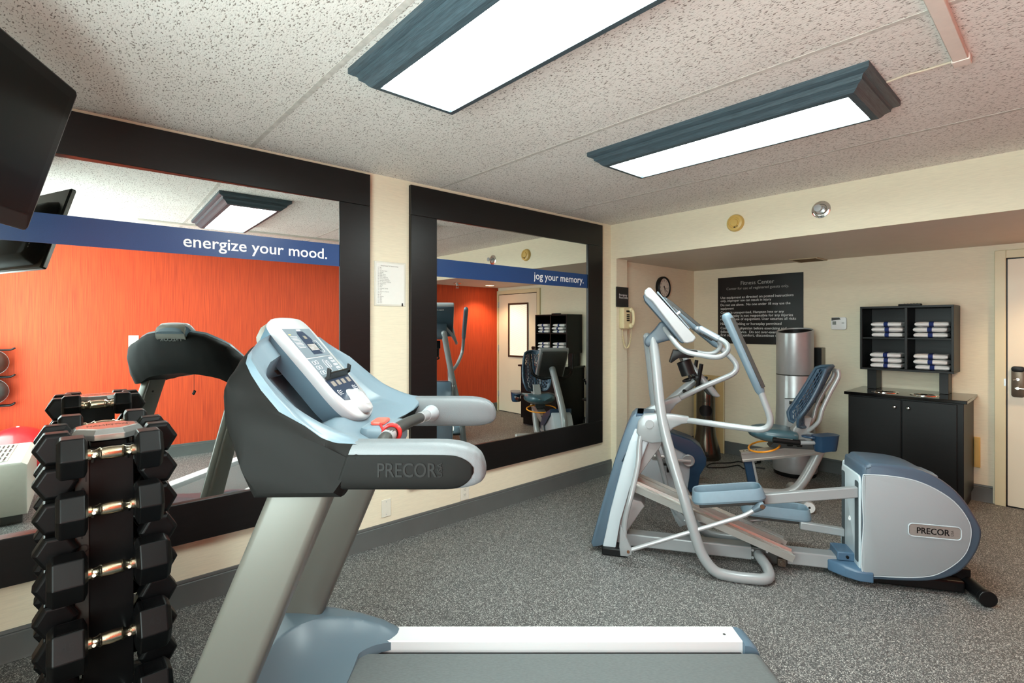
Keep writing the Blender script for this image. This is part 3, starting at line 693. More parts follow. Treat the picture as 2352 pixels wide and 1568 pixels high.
# conform inside by radial fan pushed out to the cylinder
bmesh.ops.subdivide_edges(b, edges=list(b.edges), cuts=3, use_grid_fill=True)
for v in b.verts:
    r_ = math.hypot(v.co.x, v.co.y); v.co.x *= 0.1015/r_; v.co.y *= 0.1015/r_
obj('opening', b, M_BLACK, t, smooth=0)
b = BM(); tube(b, [ca(p[0]/0.1*0.92, 0.102, 0.54+p[1]) for p in pl], 0.004, 8, loop=True); obj('opening_rim', b, M_BLACK, t)
b = BM(); ball(b, (0, 0, 0.895), 0.022, (1, 1, 0.9)); obj('wipe_tuft', b, M_CHAR, t)
t = thing('tan_panel', 'upright glossy tan panel leaning on the alcove wall behind the wipes stand', 'panel', (XR-0.04, 2.915, 0.0))
b = BM(); bb(b, -0.01, 0.01, -0.175, 0.2, 0.001, 0.895); obj('sheet', b, mat('glossy_tan_laminate', (196, 172, 122), 0.25, var=0.08, scale=3), t, bevel=0.002)
b = BM(); tube(b, [(-0.012, -0.175, 0.0), (-0.012, -0.175, 0.897)], 0.004, 8); obj('edge_strip', b, mat('pale_edge', (224, 212, 176), 0.4), t)
# black power cord on the floor
b = BM(); tube(b, smoothp([(5.85-0.4, 2.16, 0.006), (5.40, 2.28, 0.006), (5.28, 2.30, 0.006), (5.36, 2.40, 0.006), (5.18, 2.46, 0.006), (5.05, 2.58, 0.006), (5.22, 2.62, 0.006), (5.40, 2.50, 0.006), (5.52, 2.46, 0.006), (5.50, 2.34, 0.006), (5.62, 2.30, 0.006)], 8), 0.006, 8)
pc = tag(obj('extension_cord', b, M_BLACK), 'black power cord curled on the floor near the water cooler', 'cord')
b = BM(); box(b, (5.64, 2.30, 0.016), (0.05, 0.03, 0.028)); obj('plug', b, M_BLACK, pc, bevel=0.004)
# ---------------- treadmill ----------------
TH = math.radians(138.13)
t = thing('treadmill', 'large silver and blue treadmill with dark console hood in the foreground', 'treadmill', (1.1615, 1.2956, 0), TH)
M_BELT = mat('grey_running_belt', (92, 98, 98), 0.6, var=0.12, scale=220, stretch=(0.3, 1, 1), bump=0.3)
M_UPR = mat('satin_upright_paint', (94, 93, 87), 0.36, 0.25, var=0.02, scale=3)
M_HOODG = mat('charcoal_hood', (22, 22, 21), 0.65, var=0.03, scale=60, spec=0.12)
M_RIM = mat('powder_blue_tray', (108, 127, 138), 0.38, var=0.02, scale=4)
# running deck
b = BM(); bb(b, -0.93, 0.9, -0.33, 0.33, 0.07, 0.15); obj('deck', b, M_BLACK, t, bevel=0.004)
b = BM(); sec = [(0.85, 0.172), (-0.955, 0.172), (-0.975, 0.169), (-0.99, 0.158), (-0.996, 0.142), (-0.99, 0.126), (-0.97, 0.115), (0.85, 0.115)]
prism(b, sec, -0.275, 0.275); obj('running_belt', b, M_BELT, t)
for s in (1, -1):
    b = BM(); prof = [(0.318, 0.10), (0.318, 0.192), (0.322, 0.196), (0.330, 0.195), (0.41, 0.195), (0.418, 0.196), (0.425, 0.190), (0.425, 0.10)]
    rings(b, [[(x_+(0.02 if x_ < 0 else 0)*(y_-0.318)/0.1*-0.0, s*y_, z_) for y_, z_ in prof] for x_ in (-0.935, 0.56)]); rl = obj('side_rail', b, M_ALU if False else mat('white_satin_rail', (212, 214, 216), 0.4, var=0.015, scale=60, stretch=(0.2, 8, 8)), t, smooth=30)
    b = BM(); cyl(b, (-0.88, s*0.365, 0.1945), (-0.88, s*0.365, 0.1956), 0.006, n=12); obj('rail_screw', b, M_CHAR, rl)
    b = BM()
    R = []
    for x_, e in ((-0.936, 0), (-0.955, 0.002), (-0.975, 0.010), (-0.99, 0.024), (-0.998, 0.045)):
        R.append([(x_, s*y_, max(0.05, z_-e if z_ > 0.12 else z_)) for y_, z_ in ((0.300, 0.07), (0.300, 0.188), (0.31, 0.195), (0.42-e*0.5, 0.195), (0.428-e, 0.185), (0.428-e, 0.07))])
    rings(b, R); obj('rear_end_cap', b, M_BLUEG, t)
    b = BM(); bb(b, -0.8, -0.7, s*0.36, s*0.41, 0.0, 0.10); obj('rear_foot', b, M_BLACK, t, bevel=0.005)
b = BM(); bb(b, -0.995, -0.955, -0.30, 0.30, 0.05, 0.11); obj('rear_crossmember', b, M_TEAL, t, bevel=0.01)
b = BM(); bb(b, 0.55, 1.12, -0.36, 0.36, 0.03, 0.15); obj('front_chassis', b, M_BLACK, t)
# motor cover
def tabf(T, x):
    if x <= T[0][0]: return T[0][1]
    for (a, p), (c, q) in zip(T[:-1], T[1:]):
        if x <= c:
            k = (x-a)/(c-a); return p+(q-p)*k
    return T[-1][1]
ZT = [(0.47, 0.192), (0.55, 0.232), (0.65, 0.262), (0.75, 0.282), (0.85, 0.294), (0.95, 0.296), (1.02, 0.284), (1.08, 0.262), (1.13, 0.222), (1.165, 0.16), (1.18, 0.08)]
def hood_q(x, y): return ((abs(max(x-0.47, 0))/0.42)**3.2+(abs(y)/0.372)**3.2)**(1/3.2)
def hood_z(x, y):
    zt = tabf(ZT, x)-0.05*max(0, (abs(y)-0.40)/0.06)**2
    q = hood_q(x, y)
    return zt if q >= 1 else min(zt, 0.176+(zt-0.176)*q**3.8)
ny, nxs = 110, 84
b = BM(); R = []
for j in range(ny+1):
    y = -0.46+0.92*j/ny; ay = abs(y)
    xr = 0.60 if ay < 0.24 else (0.60-0.125*((ay-0.24)/0.085)**1.6 if ay < 0.325 else 0.475+max(0, ay-0.42)*0.6)
    row = []
    for i in range(nxs+1):
        x = xr+(1.18-xr)*i/nxs; row.append((x, y, hood_z(x, y)))
    row += [(1.175, y, 0.04), (xr, y, 0.04 if ay > 0.33 else 0.16)]
    R.append(row)
fs = rings(b, R)
for f in b.faces:
    c = f.calc_center_median()
obj('motor_cover', b, mat('motor_cover_blue', (90, 108, 119), 0.34, var=0.02, scale=3), t, smooth=32)
b = BM(); R = []
pl = [(0.93, 0.335), (0.93, 0.26), (0.975, 0.26), (0.985, 0.335)]
for dz in (0.0005, 0.0015):
    R.append([(x, y, hood_z(x, y)+dz) for x, y in pl])
rings(b, R); obj('cover_sticker', b, M_WHITE, t, smooth=0)
text('sticker_marking', 'C954', basis((0.975, 0.325, 0.2985), (0, -1, 0), (-1, 0, 0.02), (0, 0, 1)), 0.055, M_CHAR, t)
for s in (1, -1):
    b = BM(); R = []
    for z_ in (0.12, 1.075):
        xl = 0.640+0.418*(1.033-z_)
        R.append([(xl-0.084+u, s*0.382+v, z_) for u, v in rrect(0.168, 0.078, 0.022, 4)])
    rings(b, R); up = obj('upright', b, M_UPR, t, smooth=50)
    b = BM()
    for (u, z_) in ((-0.02, 0.97), (0.03, 0.975), (0.0, 0.91)):
        x_ = 0.640+0.418*(1.033-z_)-0.084-u; cyl(b, (x_, s*(0.343), z_), (x_, s*0.340, z_), 0.008, n=12)
        break
    obj('upright_bolt', b, M_BLACK, up)
# console hood: profile stations across y
ST = {  # y: R(rim) F1 F2 F3 B C D E M G
 0.00: [(.772,1.447),(.800,1.405),(.795,1.30),(.760,1.20),(.71,1.125),(.50,1.10),(.44,1.128),(.455,1.142),(.58,1.235),(.70,1.36)],
 0.14: [(.766,1.443),(.797,1.40),(.795,1.295),(.758,1.195),(.705,1.115),(.49,1.09),(.43,1.128),(.445,1.142),(.572,1.225),(.695,1.352)],
 0.24: [(.748,1.428),(.785,1.385),(.788,1.285),(.752,1.185),(.70,1.10),(.47,1.07),(.41,1.13),(.425,1.146),(.56,1.21),(.68,1.335)],
 0.30: [(.738,1.402),(.778,1.36),(.782,1.28),(.745,1.178),(.69,1.085),(.45,1.055),(.395,1.135),(.41,1.152),(.555,1.20),(.67,1.31)],
 0.34: [(.720,1.380),(.768,1.345),(.775,1.272),(.738,1.17),(.68,1.065),(.44,1.05),(.39,1.14),(.405,1.16),(.54,1.21),(.655,1.30)],
 0.38: [(.676,1.344),(.755,1.338),(.765,1.27),(.728,1.16),(.668,1.045),(.435,1.04),(.385,1.148),(.40,1.168),(.515,1.215),(.62,1.285)],
 0.405:[(.625,1.293),(.742,1.325),(.757,1.265),(.72,1.15),(.665,1.035),(.435,1.035),(.383,1.155),(.398,1.172),(.48,1.20),(.565,1.243)],
 0.425:[(.567,1.239),(.69,1.275),(.745,1.25),(.713,1.14),(.662,1.032),(.435,1.034),(.383,1.160),(.398,1.174),(.45,1.182),(.51,1.205)],
 0.445:[(.48,1.184),(.59,1.235),(.71,1.238),(.70,1.13),(.658,1.034),(.437,1.036),(.385,1.158),(.395,1.170),(.42,1.172),(.45,1.174)],
 0.462:[(.47,1.168),(.56,1.200),(.66,1.20),(.685,1.12),(.64,1.05),(.45,1.052),(.395,1.13),(.405,1.136),(.42,1.138),(.45,1.139)]}
ks = sorted(ST)
def station(y):
    a = abs(y); 
    for i in range(len(ks)-1):
        if a <= ks[i+1]+1e-9:
            k = (a-ks[i])/(ks[i+1]-ks[i]); return [(p[0]+(q[0]-p[0])*k, p[1]+(q[1]-p[1])*k) for p, q in zip(ST[ks[i]], ST[ks[i+1]])]
    return ST[ks[-1]]
ys = [0, .05, .10, .14, .17, .2, .22, .24, .255, .27, .285, .30, .312, .32, .34, .36, .38, .392, .405, .415, .425, .435, .445, .455, .462]
ys = [-y for y in ys[:0:-1]]+ys
def sec_front(S):
    Rm, F1, F2, F3, B_, C_, D_, E_, M_, G_ = S
    kf = 0.3 if S is not None and Rm[0] > 0.56 else 0.08
    N_ = (Rm[0]+(F1[0]-Rm[0])*kf, Rm[1]+(F1[1]-Rm[1])*kf)
    fr = spl2([N_, F1, F2, F3, B_], 4, closed=False)
    return fr+[C_, D_], N_
b = BM(); vs_ = []
R = [[(x, y, z) for x, z in sec_front(station(y))[0]] for y in ys]
rings(b, R, closed=False, cap=False)
e0 = [b.verts.new(p) for p in R[0]]; b.faces.new(e0); e1 = [b.verts.new(p) for p in R[-1]]; b.faces.new(e1[::-1])
bmesh.ops.remove_doubles(b, verts=b.verts, dist=0.0001)
obj('console_hood', b, M_HOODG, t, smooth=40)
b = BM(); R = []
def mk(u): return 0 if (u < 0.17 or u > 0.56) else min(1, (u-0.17)/0.05, (0.56-u)/0.022)
for y in ys:
    S = station(y); N_ = sec_front(S)[1]
    tr = spl2([S[0], S[9], S[8], S[7], S[6]], 9, closed=False)
    # recess the tray a little inside the rim
    k = max(0, 1-abs(y)/0.40)
    tr = [(x+0.012*k*(1 if 0 < i < len(tr)-1 else 0), z-0.016*k*(1 if 0 < i < len(tr)-1 else 0)) for i, (x, z) in enumerate(tr)]
    n_t = len(tr)-1; rec = 0.075*min(1, max(0, (0.312-abs(y))/0.075))
    tr = [(x+0.762*rec*mk(i/n_t), z-0.647*rec*mk(i/n_t)) for i, (x, z) in enumerate(tr)]
    R.append([(N_[0], y, N_[1])]+[(x, y, z) for x, z in tr])
rings(b, R, closed=False, cap=False)
for f in b.faces:
    c = f.calc_center_median()
    if abs(c.y) > 0.446: f.material_index = 1
obj('console_tray', b, [M_RIM, M_HOODG], t, smooth=50)
# arms
for s in (1, -1):
    b = BM(); R = []
    AT = [(0.068, 0.15), (0.072, 0.38), (0.08, 0.58), (0.095, 0.75), (0.115, 0.87), (0.14, 0.95), (0.17, 0.99), (0.22, 1.0), (0.425, 1.0)]
    for x_, k in [(0.425, 1), (0.38, 1), (0.30, 1), (0.24, 1), (0.20, 1)]+[(0.19-0.0035*j_, tabf(AT, 0.19-0.0035*j_)) for j_ in range(34)]+[(0.070, 0.28), (0.068, 0.15)]:
        ring = []
        for q in range(72):
            a = 2*PI*q/72; u = math.cos(a); v = math.sin(a)
            U = math.copysign(abs(u)**0.55, u)*0.046; V = math.copysign(abs(v)**0.6, v)*0.0615
            zc = 1.113-(1-k)*0.018
            sh = 0.05*(x_ > 0.39)*0
            ring.append((x_+0.02*(V/0.06)*(-1 if x_ > 0.4 else 0), s*0.415+U*(0.35+0.65*k), zc+V*k))
        R.append(ring)
    rings(b, R)
    am = obj('handrail_arm', b, [mat('soft_silver_arm', (104, 110, 113), 0.5, var=0.03, scale=400, bump=0.25)], t, smooth=60)
    b = BM(); R = []
    for i_ in range(41):
        x_ = 0.428-(0.428-0.098)*i_/40; k = tabf(AT, x_); zc = 1.113-(1-k)*0.018
        hh = 0.043 if x_ > 0.155 else 0.043*max(0.02, 1-((0.155-x_)/0.058)**2)**0.5
        row = []
        for j_ in range(15):
            dz = -0.010-(0.052)+ (0.052+hh-0.002)*j_/14 if False else (-0.056+(0.056+0.034)*j_/14)*hh/0.043
            V_ = max(-0.999, min(0.999, dz/0.0615)); th = math.asin(math.copysign(abs(V_)**(1/0.6), V_)); U_ = abs(math.cos(th))**0.55*0.046
            row.append((x_+0.02*(dz/0.06)*(-1 if x_ > 0.4 else 0), s*(0.415+U_*(0.35+0.65*k)+0.0009), zc+dz*k))
        R.append(row)
    rings(b, R, cap=False, closed=False); sp2 = obj('arm_side_panel', b, M_HOODG, am, smooth=60)
    md = sp2.modifiers.new('t', 'SOLIDIFY'); md.thickness = 0.0012; md.offset = 1

    if s > 0:
        text('embossed_brand', 'PRECOR', basis((0.338, 0.4632, 1.092), (-1, 0, 0), (0, 0, 1), (0, 1, 0)), 0.148, mat('embossed_grey', (24, 24, 23), 0.55, spec=0.2), am, height=0.036, bold=0.015, depth=0.0015)
        text('embossed_usa', 'USA', basis((0.176, 0.4632, 1.092), (0, 0, 1), (1, 0, 0), (0, 1, 0)), 0.036, MATS['embossed_grey'], am, height=0.012, bold=0.02, depth=0.0015)
text('embossed_brand', 'PRECOR', basis((0.8045, -0.085, 1.365), (0, 1, 0), (0.03, 0, 1), (1, 0, 0)), 0.17, mat('silver_brand', (120, 122, 120), 0.4), t, height=0.034, bold=0.015, depth=0.001)
# crossbar with pulse grips, red safety key
b = BM(); tube(b, smoothp([(0.36, 0.38, 1.12), (0.362, 0.30, 1.150), (0.356, 0.1, 1.150), (0.348, -0.1, 1.135), (0.34, -0.28, 1.118), (0.335, -0.375, 1.110)]), 0.019, 16); cb = obj('crossbar', b, M_CHAR, t)
for p, q in (((0.362, 0.285, 1.1505), (0.361, 0.24, 1.1505)), ((0.3445, -0.16, 1.129), (0.341, -0.26, 1.1195))):
    b = BM(); cyl(b, p, q, 0.0205, n=20); obj('pulse_grip', b, M_STEEL, cb)
b = BM(); cyl(b, (0.341, -0.265, 1.119), (0.336, -0.372, 1.1105), 0.023, 0.034, n=20); obj('bar_collar', b, mat('collar_silver', (168, 176, 180), 0.35), cb)
b = BM(); pillow(b, rrect(0.12, 0.17, 0.03), 1.09, 1.155, 0.012, 'xy'); pod = obj('stop_pod', b, M_RIM, t, loc=(0.405, 0.125, 0.010))
b = BM(); pillow(b, rrect(0.045, 0.085, 0.014), 1.155, 1.166, 0.004, 'xy'); rb = obj('stop_button', b, mat('coral_red_button', (228, 92, 76), 0.35, emit=(228, 80, 60), estr=0.05), pod); rb.location = (0.012, 0.005, 0)
b = BM(); tube(b, [(0.3605+0.025*math.cos(2*PI*k/24), 0.225+0.003*math.sin(4*PI*k/24), 1.151+0.025*math.sin(2*PI*k/24)) for k in range(24)], 0.005, 8, loop=True)
tube(b, [(0.3605+0.0255*math.cos(2*PI*k/24), 0.212, 1.151+0.0255*math.sin(2*PI*k/24)) for k in range(24)], 0.0045, 8, loop=True)
tube(b, smoothp([(0.385, 0.215, 1.155), (0.40, 0.19, 1.168), (0.41, 0.15, 1.17), (0.40, 0.10, 1.172)]), 0.004, 8); obj('safety_cord', b, M_RED, t)
b = BM(); tube(b, [(0.62, -0.03, 1.11), (0.62, -0.03, 0.985)], 0.0015, 6); 
hc = obj('hanging_lanyard', b, M_CHAR, t); b = BM(); box(b, (0.62, -0.03, 0.97), (0.012, 0.018, 0.035), Matrix.Rotation(0.5, 4, 'X')); obj('lanyard_clip', b, M_BLACK, hc, bevel=0.003)
# display board
O_ = Vector((0.492, 0, 1.168)); SV = Vector((0.647, 0, 0.762)); NV = Vector((-0.762, 0, 0.647)); AV = Vector((0, -1, 0))
def D(a, s_, n_=0.0): return O_+AV*a+SV*s_+NV*n_
def dpris(b, pts, n0, n1): rings(b, [[D(a, s_, n0) for a, s_ in pts], [D(a, s_, n1) for a, s_ in pts]])
outl = spl2([(-0.135, 0.20), (-0.137, 0.10), (-0.122, 0.045), (-0.085, 0.008), (0, -0.006), (0.085, 0.008), (0.122, 0.045), (0.137, 0.10), (0.135, 0.20), (0.135, 0.30), (0.133, 0.385), (0.112, 0.428), (0.06, 0.438), (0, 0.44), (-0.06, 0.438), (-0.112, 0.428), (-0.133, 0.385), (-0.135, 0.30)], 4)
def scl(k, ds=0): return [(a*k, 0.22+(s_-0.22)*k+ds) for a, s_ in outl]
b = BM(); R = []
for k, n_ in ((0.93, -0.085), (0.97, -0.04), (0.975, -0.03)):
    R.append([D(a, s_, n_) for a, s_ in scl(k)])
rings(b, R, cap=True); obj('display_back', b, M_TEAL, t, smooth=40)
b = BM(); R = []
for k, n_ in ((0.985, -0.030), (1.0, -0.022), (1.0, -0.008), (0.985, -0.001), (0.955, 0.001)):
    R.append([D(a, s_, n_) for a, s_ in scl(k)])
rings(b, R, cap=True); db = obj('display_bezel', b, mat('white_gloss_bezel', (178, 180, 182), 0.28, var=0.01, scale=4, coat=0.3), t, smooth=50)
b = BM(); R = []
for s_, n_, w_ in ((0.432, -0.024, 0.10), (0.430, -0.045, 0.115), (0.415, -0.075, 0.118), (0.375, -0.10, 0.118), (0.33, -0.10, 0.118)):
    R.append([D(a, s_+ds, n_+dn) for a, ds, dn in ((-w_, 0, 0), (-w_*0.85, 0.004, 0.002), (0, 0.006, 0.003), (w_*0.85, 0.004, 0.002), (w_, 0, 0), (w_, -0.05, 0.0), (0, -0.06, 0.0), (-w_, -0.05, 0.0))])
rings(b, R); obj('display_top_cover', b, mat('warm_grey_cover', (112, 112, 104), 0.4, var=0.03), t, smooth=50)
M_PAN = mat('slate_overlay', (110, 122, 130), 0.35, var=0.02); M_NV = mat('navy_overlay', (38, 52, 72), 0.3, var=0.02); M_LCD = mat('grey_lcd', (118, 113, 102), 0.55, var=0.02); M_PRN = mat('white_print', (226, 230, 232), 0.5)
def over(name, pts, m, n1=0.002, n0=0.0012, par=None):
    b = BM(); dpris(b, pts, n0, n1); return obj(name, b, m, par or db, smooth=0)
over('upper_panel', [(-0.108, 0.385), (0.108, 0.385), (0.108, 0.262), (-0.108, 0.262)], M_PAN)
over('lower_panel', [(-0.108, 0.258), (0.108, 0.258), (0.108, 0.17), (-0.108, 0.17)], M_PAN)
over('dark_panel', [(-0.112, 0.168), (0.112, 0.168), (0.110, 0.12), (0.09, 0.082), (0.045, 0.075), (0.03, 0.098), (0, 0.106), (-0.03, 0.098), (-0.045, 0.075), (-0.09, 0.082), (-0.110, 0.12)], M_NV)
over('navy_window', [(-0.02, 0.372), (0.03, 0.372), (0.052, 0.34), (0.052, 0.272), (-0.03, 0.272), (-0.03, 0.36)], M_NV, 0.0026, 0.0019)
over('lcd_window', [(-0.022, 0.316), (0.044, 0.316), (0.044, 0.288), (-0.022, 0.288)], M_LCD, 0.0032, 0.0025)
for k in range(5): over('lcd_row', [(-0.022, 0.2895+k*0.0055), (0.044, 0.2895+k*0.0055), (0.044, 0.291+k*0.0055), (-0.022, 0.291+k*0.0055)], M_PRN, 0.0035, 0.0031)
over('lcd_window', [(-0.002, 0.352), (0.02, 0.352), (0.02, 0.338), (-0.002, 0.338)], M_LCD, 0.0032, 0.0025)
over('yellow_mark', [(-0.098, 0.362), (-0.082, 0.362), (-0.082, 0.357), (-0.098, 0.357)], mat('yellow_print', (220, 200, 110), 0.5), 0.0026, 0.0019)
for k in range(9):
    w_ = 0.052-(0.006 if k % 3 == 1 else 0); over('print_line', [(-0.098, 0.352-k*0.0058), (-0.098+w_, 0.352-k*0.0058), (-0.098+w_, 0.3505-k*0.0058), (-0.098, 0.3505-k*0.0058)], M_PRN, 0.0026, 0.0019)
over('brand_mark', [(-0.012, 0.381), (0.018, 0.381), (0.018, 0.375), (-0.012, 0.375)], M_PRN, 0.0026, 0.0019)
def ring_outline(name, a, s_, w_, h_, r_, th=0.0011):
    b = BM(); P = rrect(w_, h_, r_, 4, a, s_); tube(b, [D(x, y, 0.0022) for x, y in P], th*0.6, 5, loop=True); return obj(name, b, M_PRN, db)
ring_outline('button_outline', 0.062, 0.302, 0.036, 0.052, 0.006)
over('speed_pad', [(0.049, 0.318), (0.062, 0.318), (0.062, 0.286), (0.049, 0.286)], M_NV, 0.0036, 0.0019)
for i in range(4): over('led_dot', [(0.055, 0.312-i*0.007), (0.059, 0.312-i*0.007), (0.059, 0.309-i*0.007), (0.055, 0.309-i*0.007)], mat('pale_green_led', (150, 200, 180), 0.4), 0.004, 0.0035)
for i in range(3):
    for j in range(2): ring_outline('key_outline', -0.086+j*0.024, 0.24-i*0.021, 0.018, 0.014, 0.005)
for i in range(5):
    for j in range(3): ring_outline('key_outline', 0.066+j*0.0125, 0.248-i*0.0145, 0.0095, 0.009, 0.004)
ring_outline('key_outline', 0.0, 0.222, 0.016, 0.05, 0.008); ring_outline('key_outline', 0.024, 0.226, 0.016, 0.03, 0.008)
for a in (-0.085, -0.038, 0.008, 0.062): over('readout_window', [(a, 0.158), (a+0.03, 0.158), (a+0.03, 0.138), (a, 0.138)], mat('warm_readout', (128, 121, 114), 0.55), 0.003, 0.0019)
for a in (-0.088, 0.062):
    ring_outline('key_outline', a+0.004, 0.112, 0.012, 0.02, 0.005)
    for k in range(3): over('print_line', [(a+0.016, 0.119-k*0.007), (a+0.032, 0.119-k*0.007), (a+0.032, 0.1175-k*0.007), (a+0.016, 0.1175-k*0.007)], M_PRN, 0.0026, 0.0019)
b = BM(); R = []
for k, n_ in ((1.0, 0.001), (0.94, 0.014), (0.84, 0.024), (0.76, 0.026)):
    R.append([D(x*k, 0.062+(y)*k+(-0.008 if n_ > 0.01 else 0), n_) for x, y in rrect(0.075, 0.105, 0.028, 5)])
rings(b, R); st = obj('start_pad', b, MATS['white_gloss_bezel'], t, smooth=40)
b = BM(); rings(b, [[D(x, 0.055+y, n_) for x, y in rrect(0.045, 0.05, 0.012, 4)] for n_ in (0.026, 0.0275)]); obj('start_button', b, mat('pale_button', (206, 212, 210), 0.35), st)
for q in (-0.005, 0.005):
    b = BM(); cyl(b, D(q, 0.055, 0.0275), D(q, 0.055, 0.0283), 0.0035, n=12); obj('green_led', b, mat('green_led', (150, 226, 190), 0.4, emit=(90, 220, 160), estr=0.6), st)
# reading ledge
b = BM(); tube(b, [D(-0.098, 0.178, 0.022), D(0.104, 0.178, 0.022)], 0.0045, 8); rings(b, [[D(a, 0.166, 0.002), D(a, 0.176, 0.002), D(a, 0.182, 0.022), D(a, 0.176, 0.022)] for a in (-0.1, 0.105)])
for a in (-0.098, 0.102): rings(b, [[D(a+q, 0.17, 0.003), D(a+q, 0.196, 0.03), D(a+q, 0.184, 0.034), D(a+q, 0.168, 0.016)] for q in (-0.005, 0.005)])
obj('reading_ledge', b, M_BLACK, t, smooth=30)
# ---------------- elliptical trainer ----------------
EH = math.atan2(0.845, -0.535)
t = thing('elliptical_trainer', 'pale silver and blue elliptical cross-trainer with two moving handlebars', 'elliptical trainer', (3.525, 0.897, 0), EH)
M_SHELL = mat('pale_silver_shell', (146, 154, 158), 0.38, var=0.015, scale=3)
M_FRBL = mat('bright_silver_front', (184, 196, 202), 0.32, var=0.01, scale=3)
M_BAND = mat('slate_blue_band', (70, 88, 104), 0.4, var=0.02, scale=3)
M_COPPER = mat('copper_ramp_strip', (150, 104, 84), 0.35, 0.5, var=0.15, scale=30)
# rear housing
outer = spl2([(0.0, 0.05), (-0.008, 0.35), (0.0, 0.645), (-0.025, 0.685), (-0.07, 0.700), (-0.288, 0.679), (-0.448, 0.574), (-0.545, 0.419), (-0.56, 0.339), (-0.526, 0.23), (-0.448, 0.126), (-0.308, 0.067), (-0.082, 0.045)], 5)
b = BM(); pillow(b, outer, -0.152, 0.152, 0.018); obj('housing_shroud', b, M_BAND, t, smooth=50)
face = spl2([(0.004, 0.09), (-0.002, 0.35), (0.002, 0.60), (-0.035, 0.636), (-0.247, 0.622), (-0.408, 0.543), (-0.492, 0.437), (-0.508, 0.345), (-0.477, 0.236), (-0.388, 0.142), (-0.288, 0.095), (-0.082, 0.072)], 5)
for s in (1, -1):
    b = BM(); pillow(b, face, s*0.14, s*0.163, 0.010); sp_ = obj('side_panel', b, M_SHELL, t, smooth=50)
    b = BM(); tube(b, [(-0.50+0.0, 0, 0)]*0+[(x*0.992, s*0.1585, z) for x, z in face], 0.0035, 6, loop=True); obj('panel_edge', b, M_FRBL, sp_)
    b = BM(); R = [[(x, s*d, z) for x, z in rrect(0.235, 0.062, 0.018, 5, -0.338, 0.352)] for d in (0.163, 0.1655)]
    rings(b, R); bd = obj('badge', b, M_ALU, sp_, smooth=30)
    b = BM(); tube(b, [(x, s*0.165, z) for x, z in rrect(0.243, 0.070, 0.02, 5, -0.338, 0.352)], 0.003, 6, loop=True); obj('badge_rim', b, M_FRBL, bd)
    xd = (-s, 0, 0)
    x0 = -0.255 if s > 0 else -0.425
    text('badge_lettering', 'PRECOR', basis((x0, s*0.1658, 0.336), xd, (0, 0, 1), (0, s, 0)), 0.150, M_BLACK, bd, height=0.033, bold=0.03, depth=0.001)
    xu = -0.424 if s > 0 else -0.258
    text('badge_usa', 'USA', basis((xu, s*0.1658, 0.337), (0, 0, 1), (s, 0, 0), (0, s, 0)), 0.03, M_CHAR, bd, height=0.013, depth=0.001)
b = BM(); pillow(b, [(-0.03, -0.115), (-0.30, -0.115), (-0.36, -0.09), (-0.375, 0), (-0.36, 0.09), (-0.30, 0.115), (-0.03, 0.115)], 0, 0.012, 0.004, 'xy'); 
o = obj('top_plate', b, mat('lighter_slate', (112, 134, 152), 0.35, var=0.02), t, smooth=40); o.location = (-0.03, 0, 0.684); o.rotation_euler = (0, -0.16, 0)
b = BM(); pillow(b, rrect(0.29, 0.555, 0.03, 4, 0, 0.345), 0.0, 0.014, 0.006, 'yz'); fp = obj('front_panel', b, M_FRBL, t, smooth=50)
for y_ in (0.108, -0.108):
    b = BM(); prism(b, rrect(0.055, 0.46, 0.012, 4, y_, 0.355), 0.0142, 0.0152, 'yz'); obj('arm_slot', b, mat('slot_dark_grey', (66, 76, 80), 0.6), fp, smooth=0)
b = BM(); lathe(b, [(0.0005, 0.0142), (0.014, 0.0142), (0.014, 0.018), (0.009, 0.018), (0.009, 0.0155), (0.0005, 0.0155)], 20, c=(0, 0, 0.33), axis='x'); obj('round_button', b, M_WHITE, fp)
b = BM(); bb(b, -0.50, -0.01, -0.12, 0.12, 0.012, 0.075); obj('base_skirt', b, M_BLACK, t, bevel=0.01)
b = BM(); cyl(b, (-0.548, -0.20, 0.043), (-0.548, 0.20, 0.043), 0.036, n=24); cyl(b, (-0.548, 0.20, 0.043), (-0.548, 0.225, 0.043), 0.042, n=24); cyl(b, (-0.548, -0.225, 0.043), (-0.548, -0.20, 0.043), 0.042, n=24); rb_ = obj('rear_roller_bar', b, M_BLACK, t, bevel=0.003)
b = BM(); bb(b, -0.56, -0.46, -0.05, 0.05, 0.03, 0.12); obj('roller_bracket', b, M_BLACK, t, bevel=0.005)
# blue nose bracket at housing front
b = BM(); R = []
for x_, z1, w_ in ((-0.05, 0.10, 0.17), (0.02, 0.10, 0.165), (0.08, 0.098, 0.13), (0.125, 0.095, 0.085), (0.145, 0.09, 0.06)):
    R.append([(x_, y_, z_) for y_, z_ in ((-w_, 0.03), (-w_, z1*0.85), (-w_*0.85, z1), (w_*0.85, z1), (w_, z1*0.85), (w_, 0.03))])
rings(b, R); bb(b, 0.0, 0.10, -0.07, 0.07, 0.10, 0.150); obj('nose_bracket', b, M_BAND if False else mat('medium_blue_bracket', (68, 96, 120), 0.35, var=0.02), t, bevel=0.006)
b = BM(); cyl(b, (0.05, 0.070, 0.125), (0.05, 0.078, 0.125), 0.008, n=12); obj('bracket_bolt', b, M_BLACK, t)
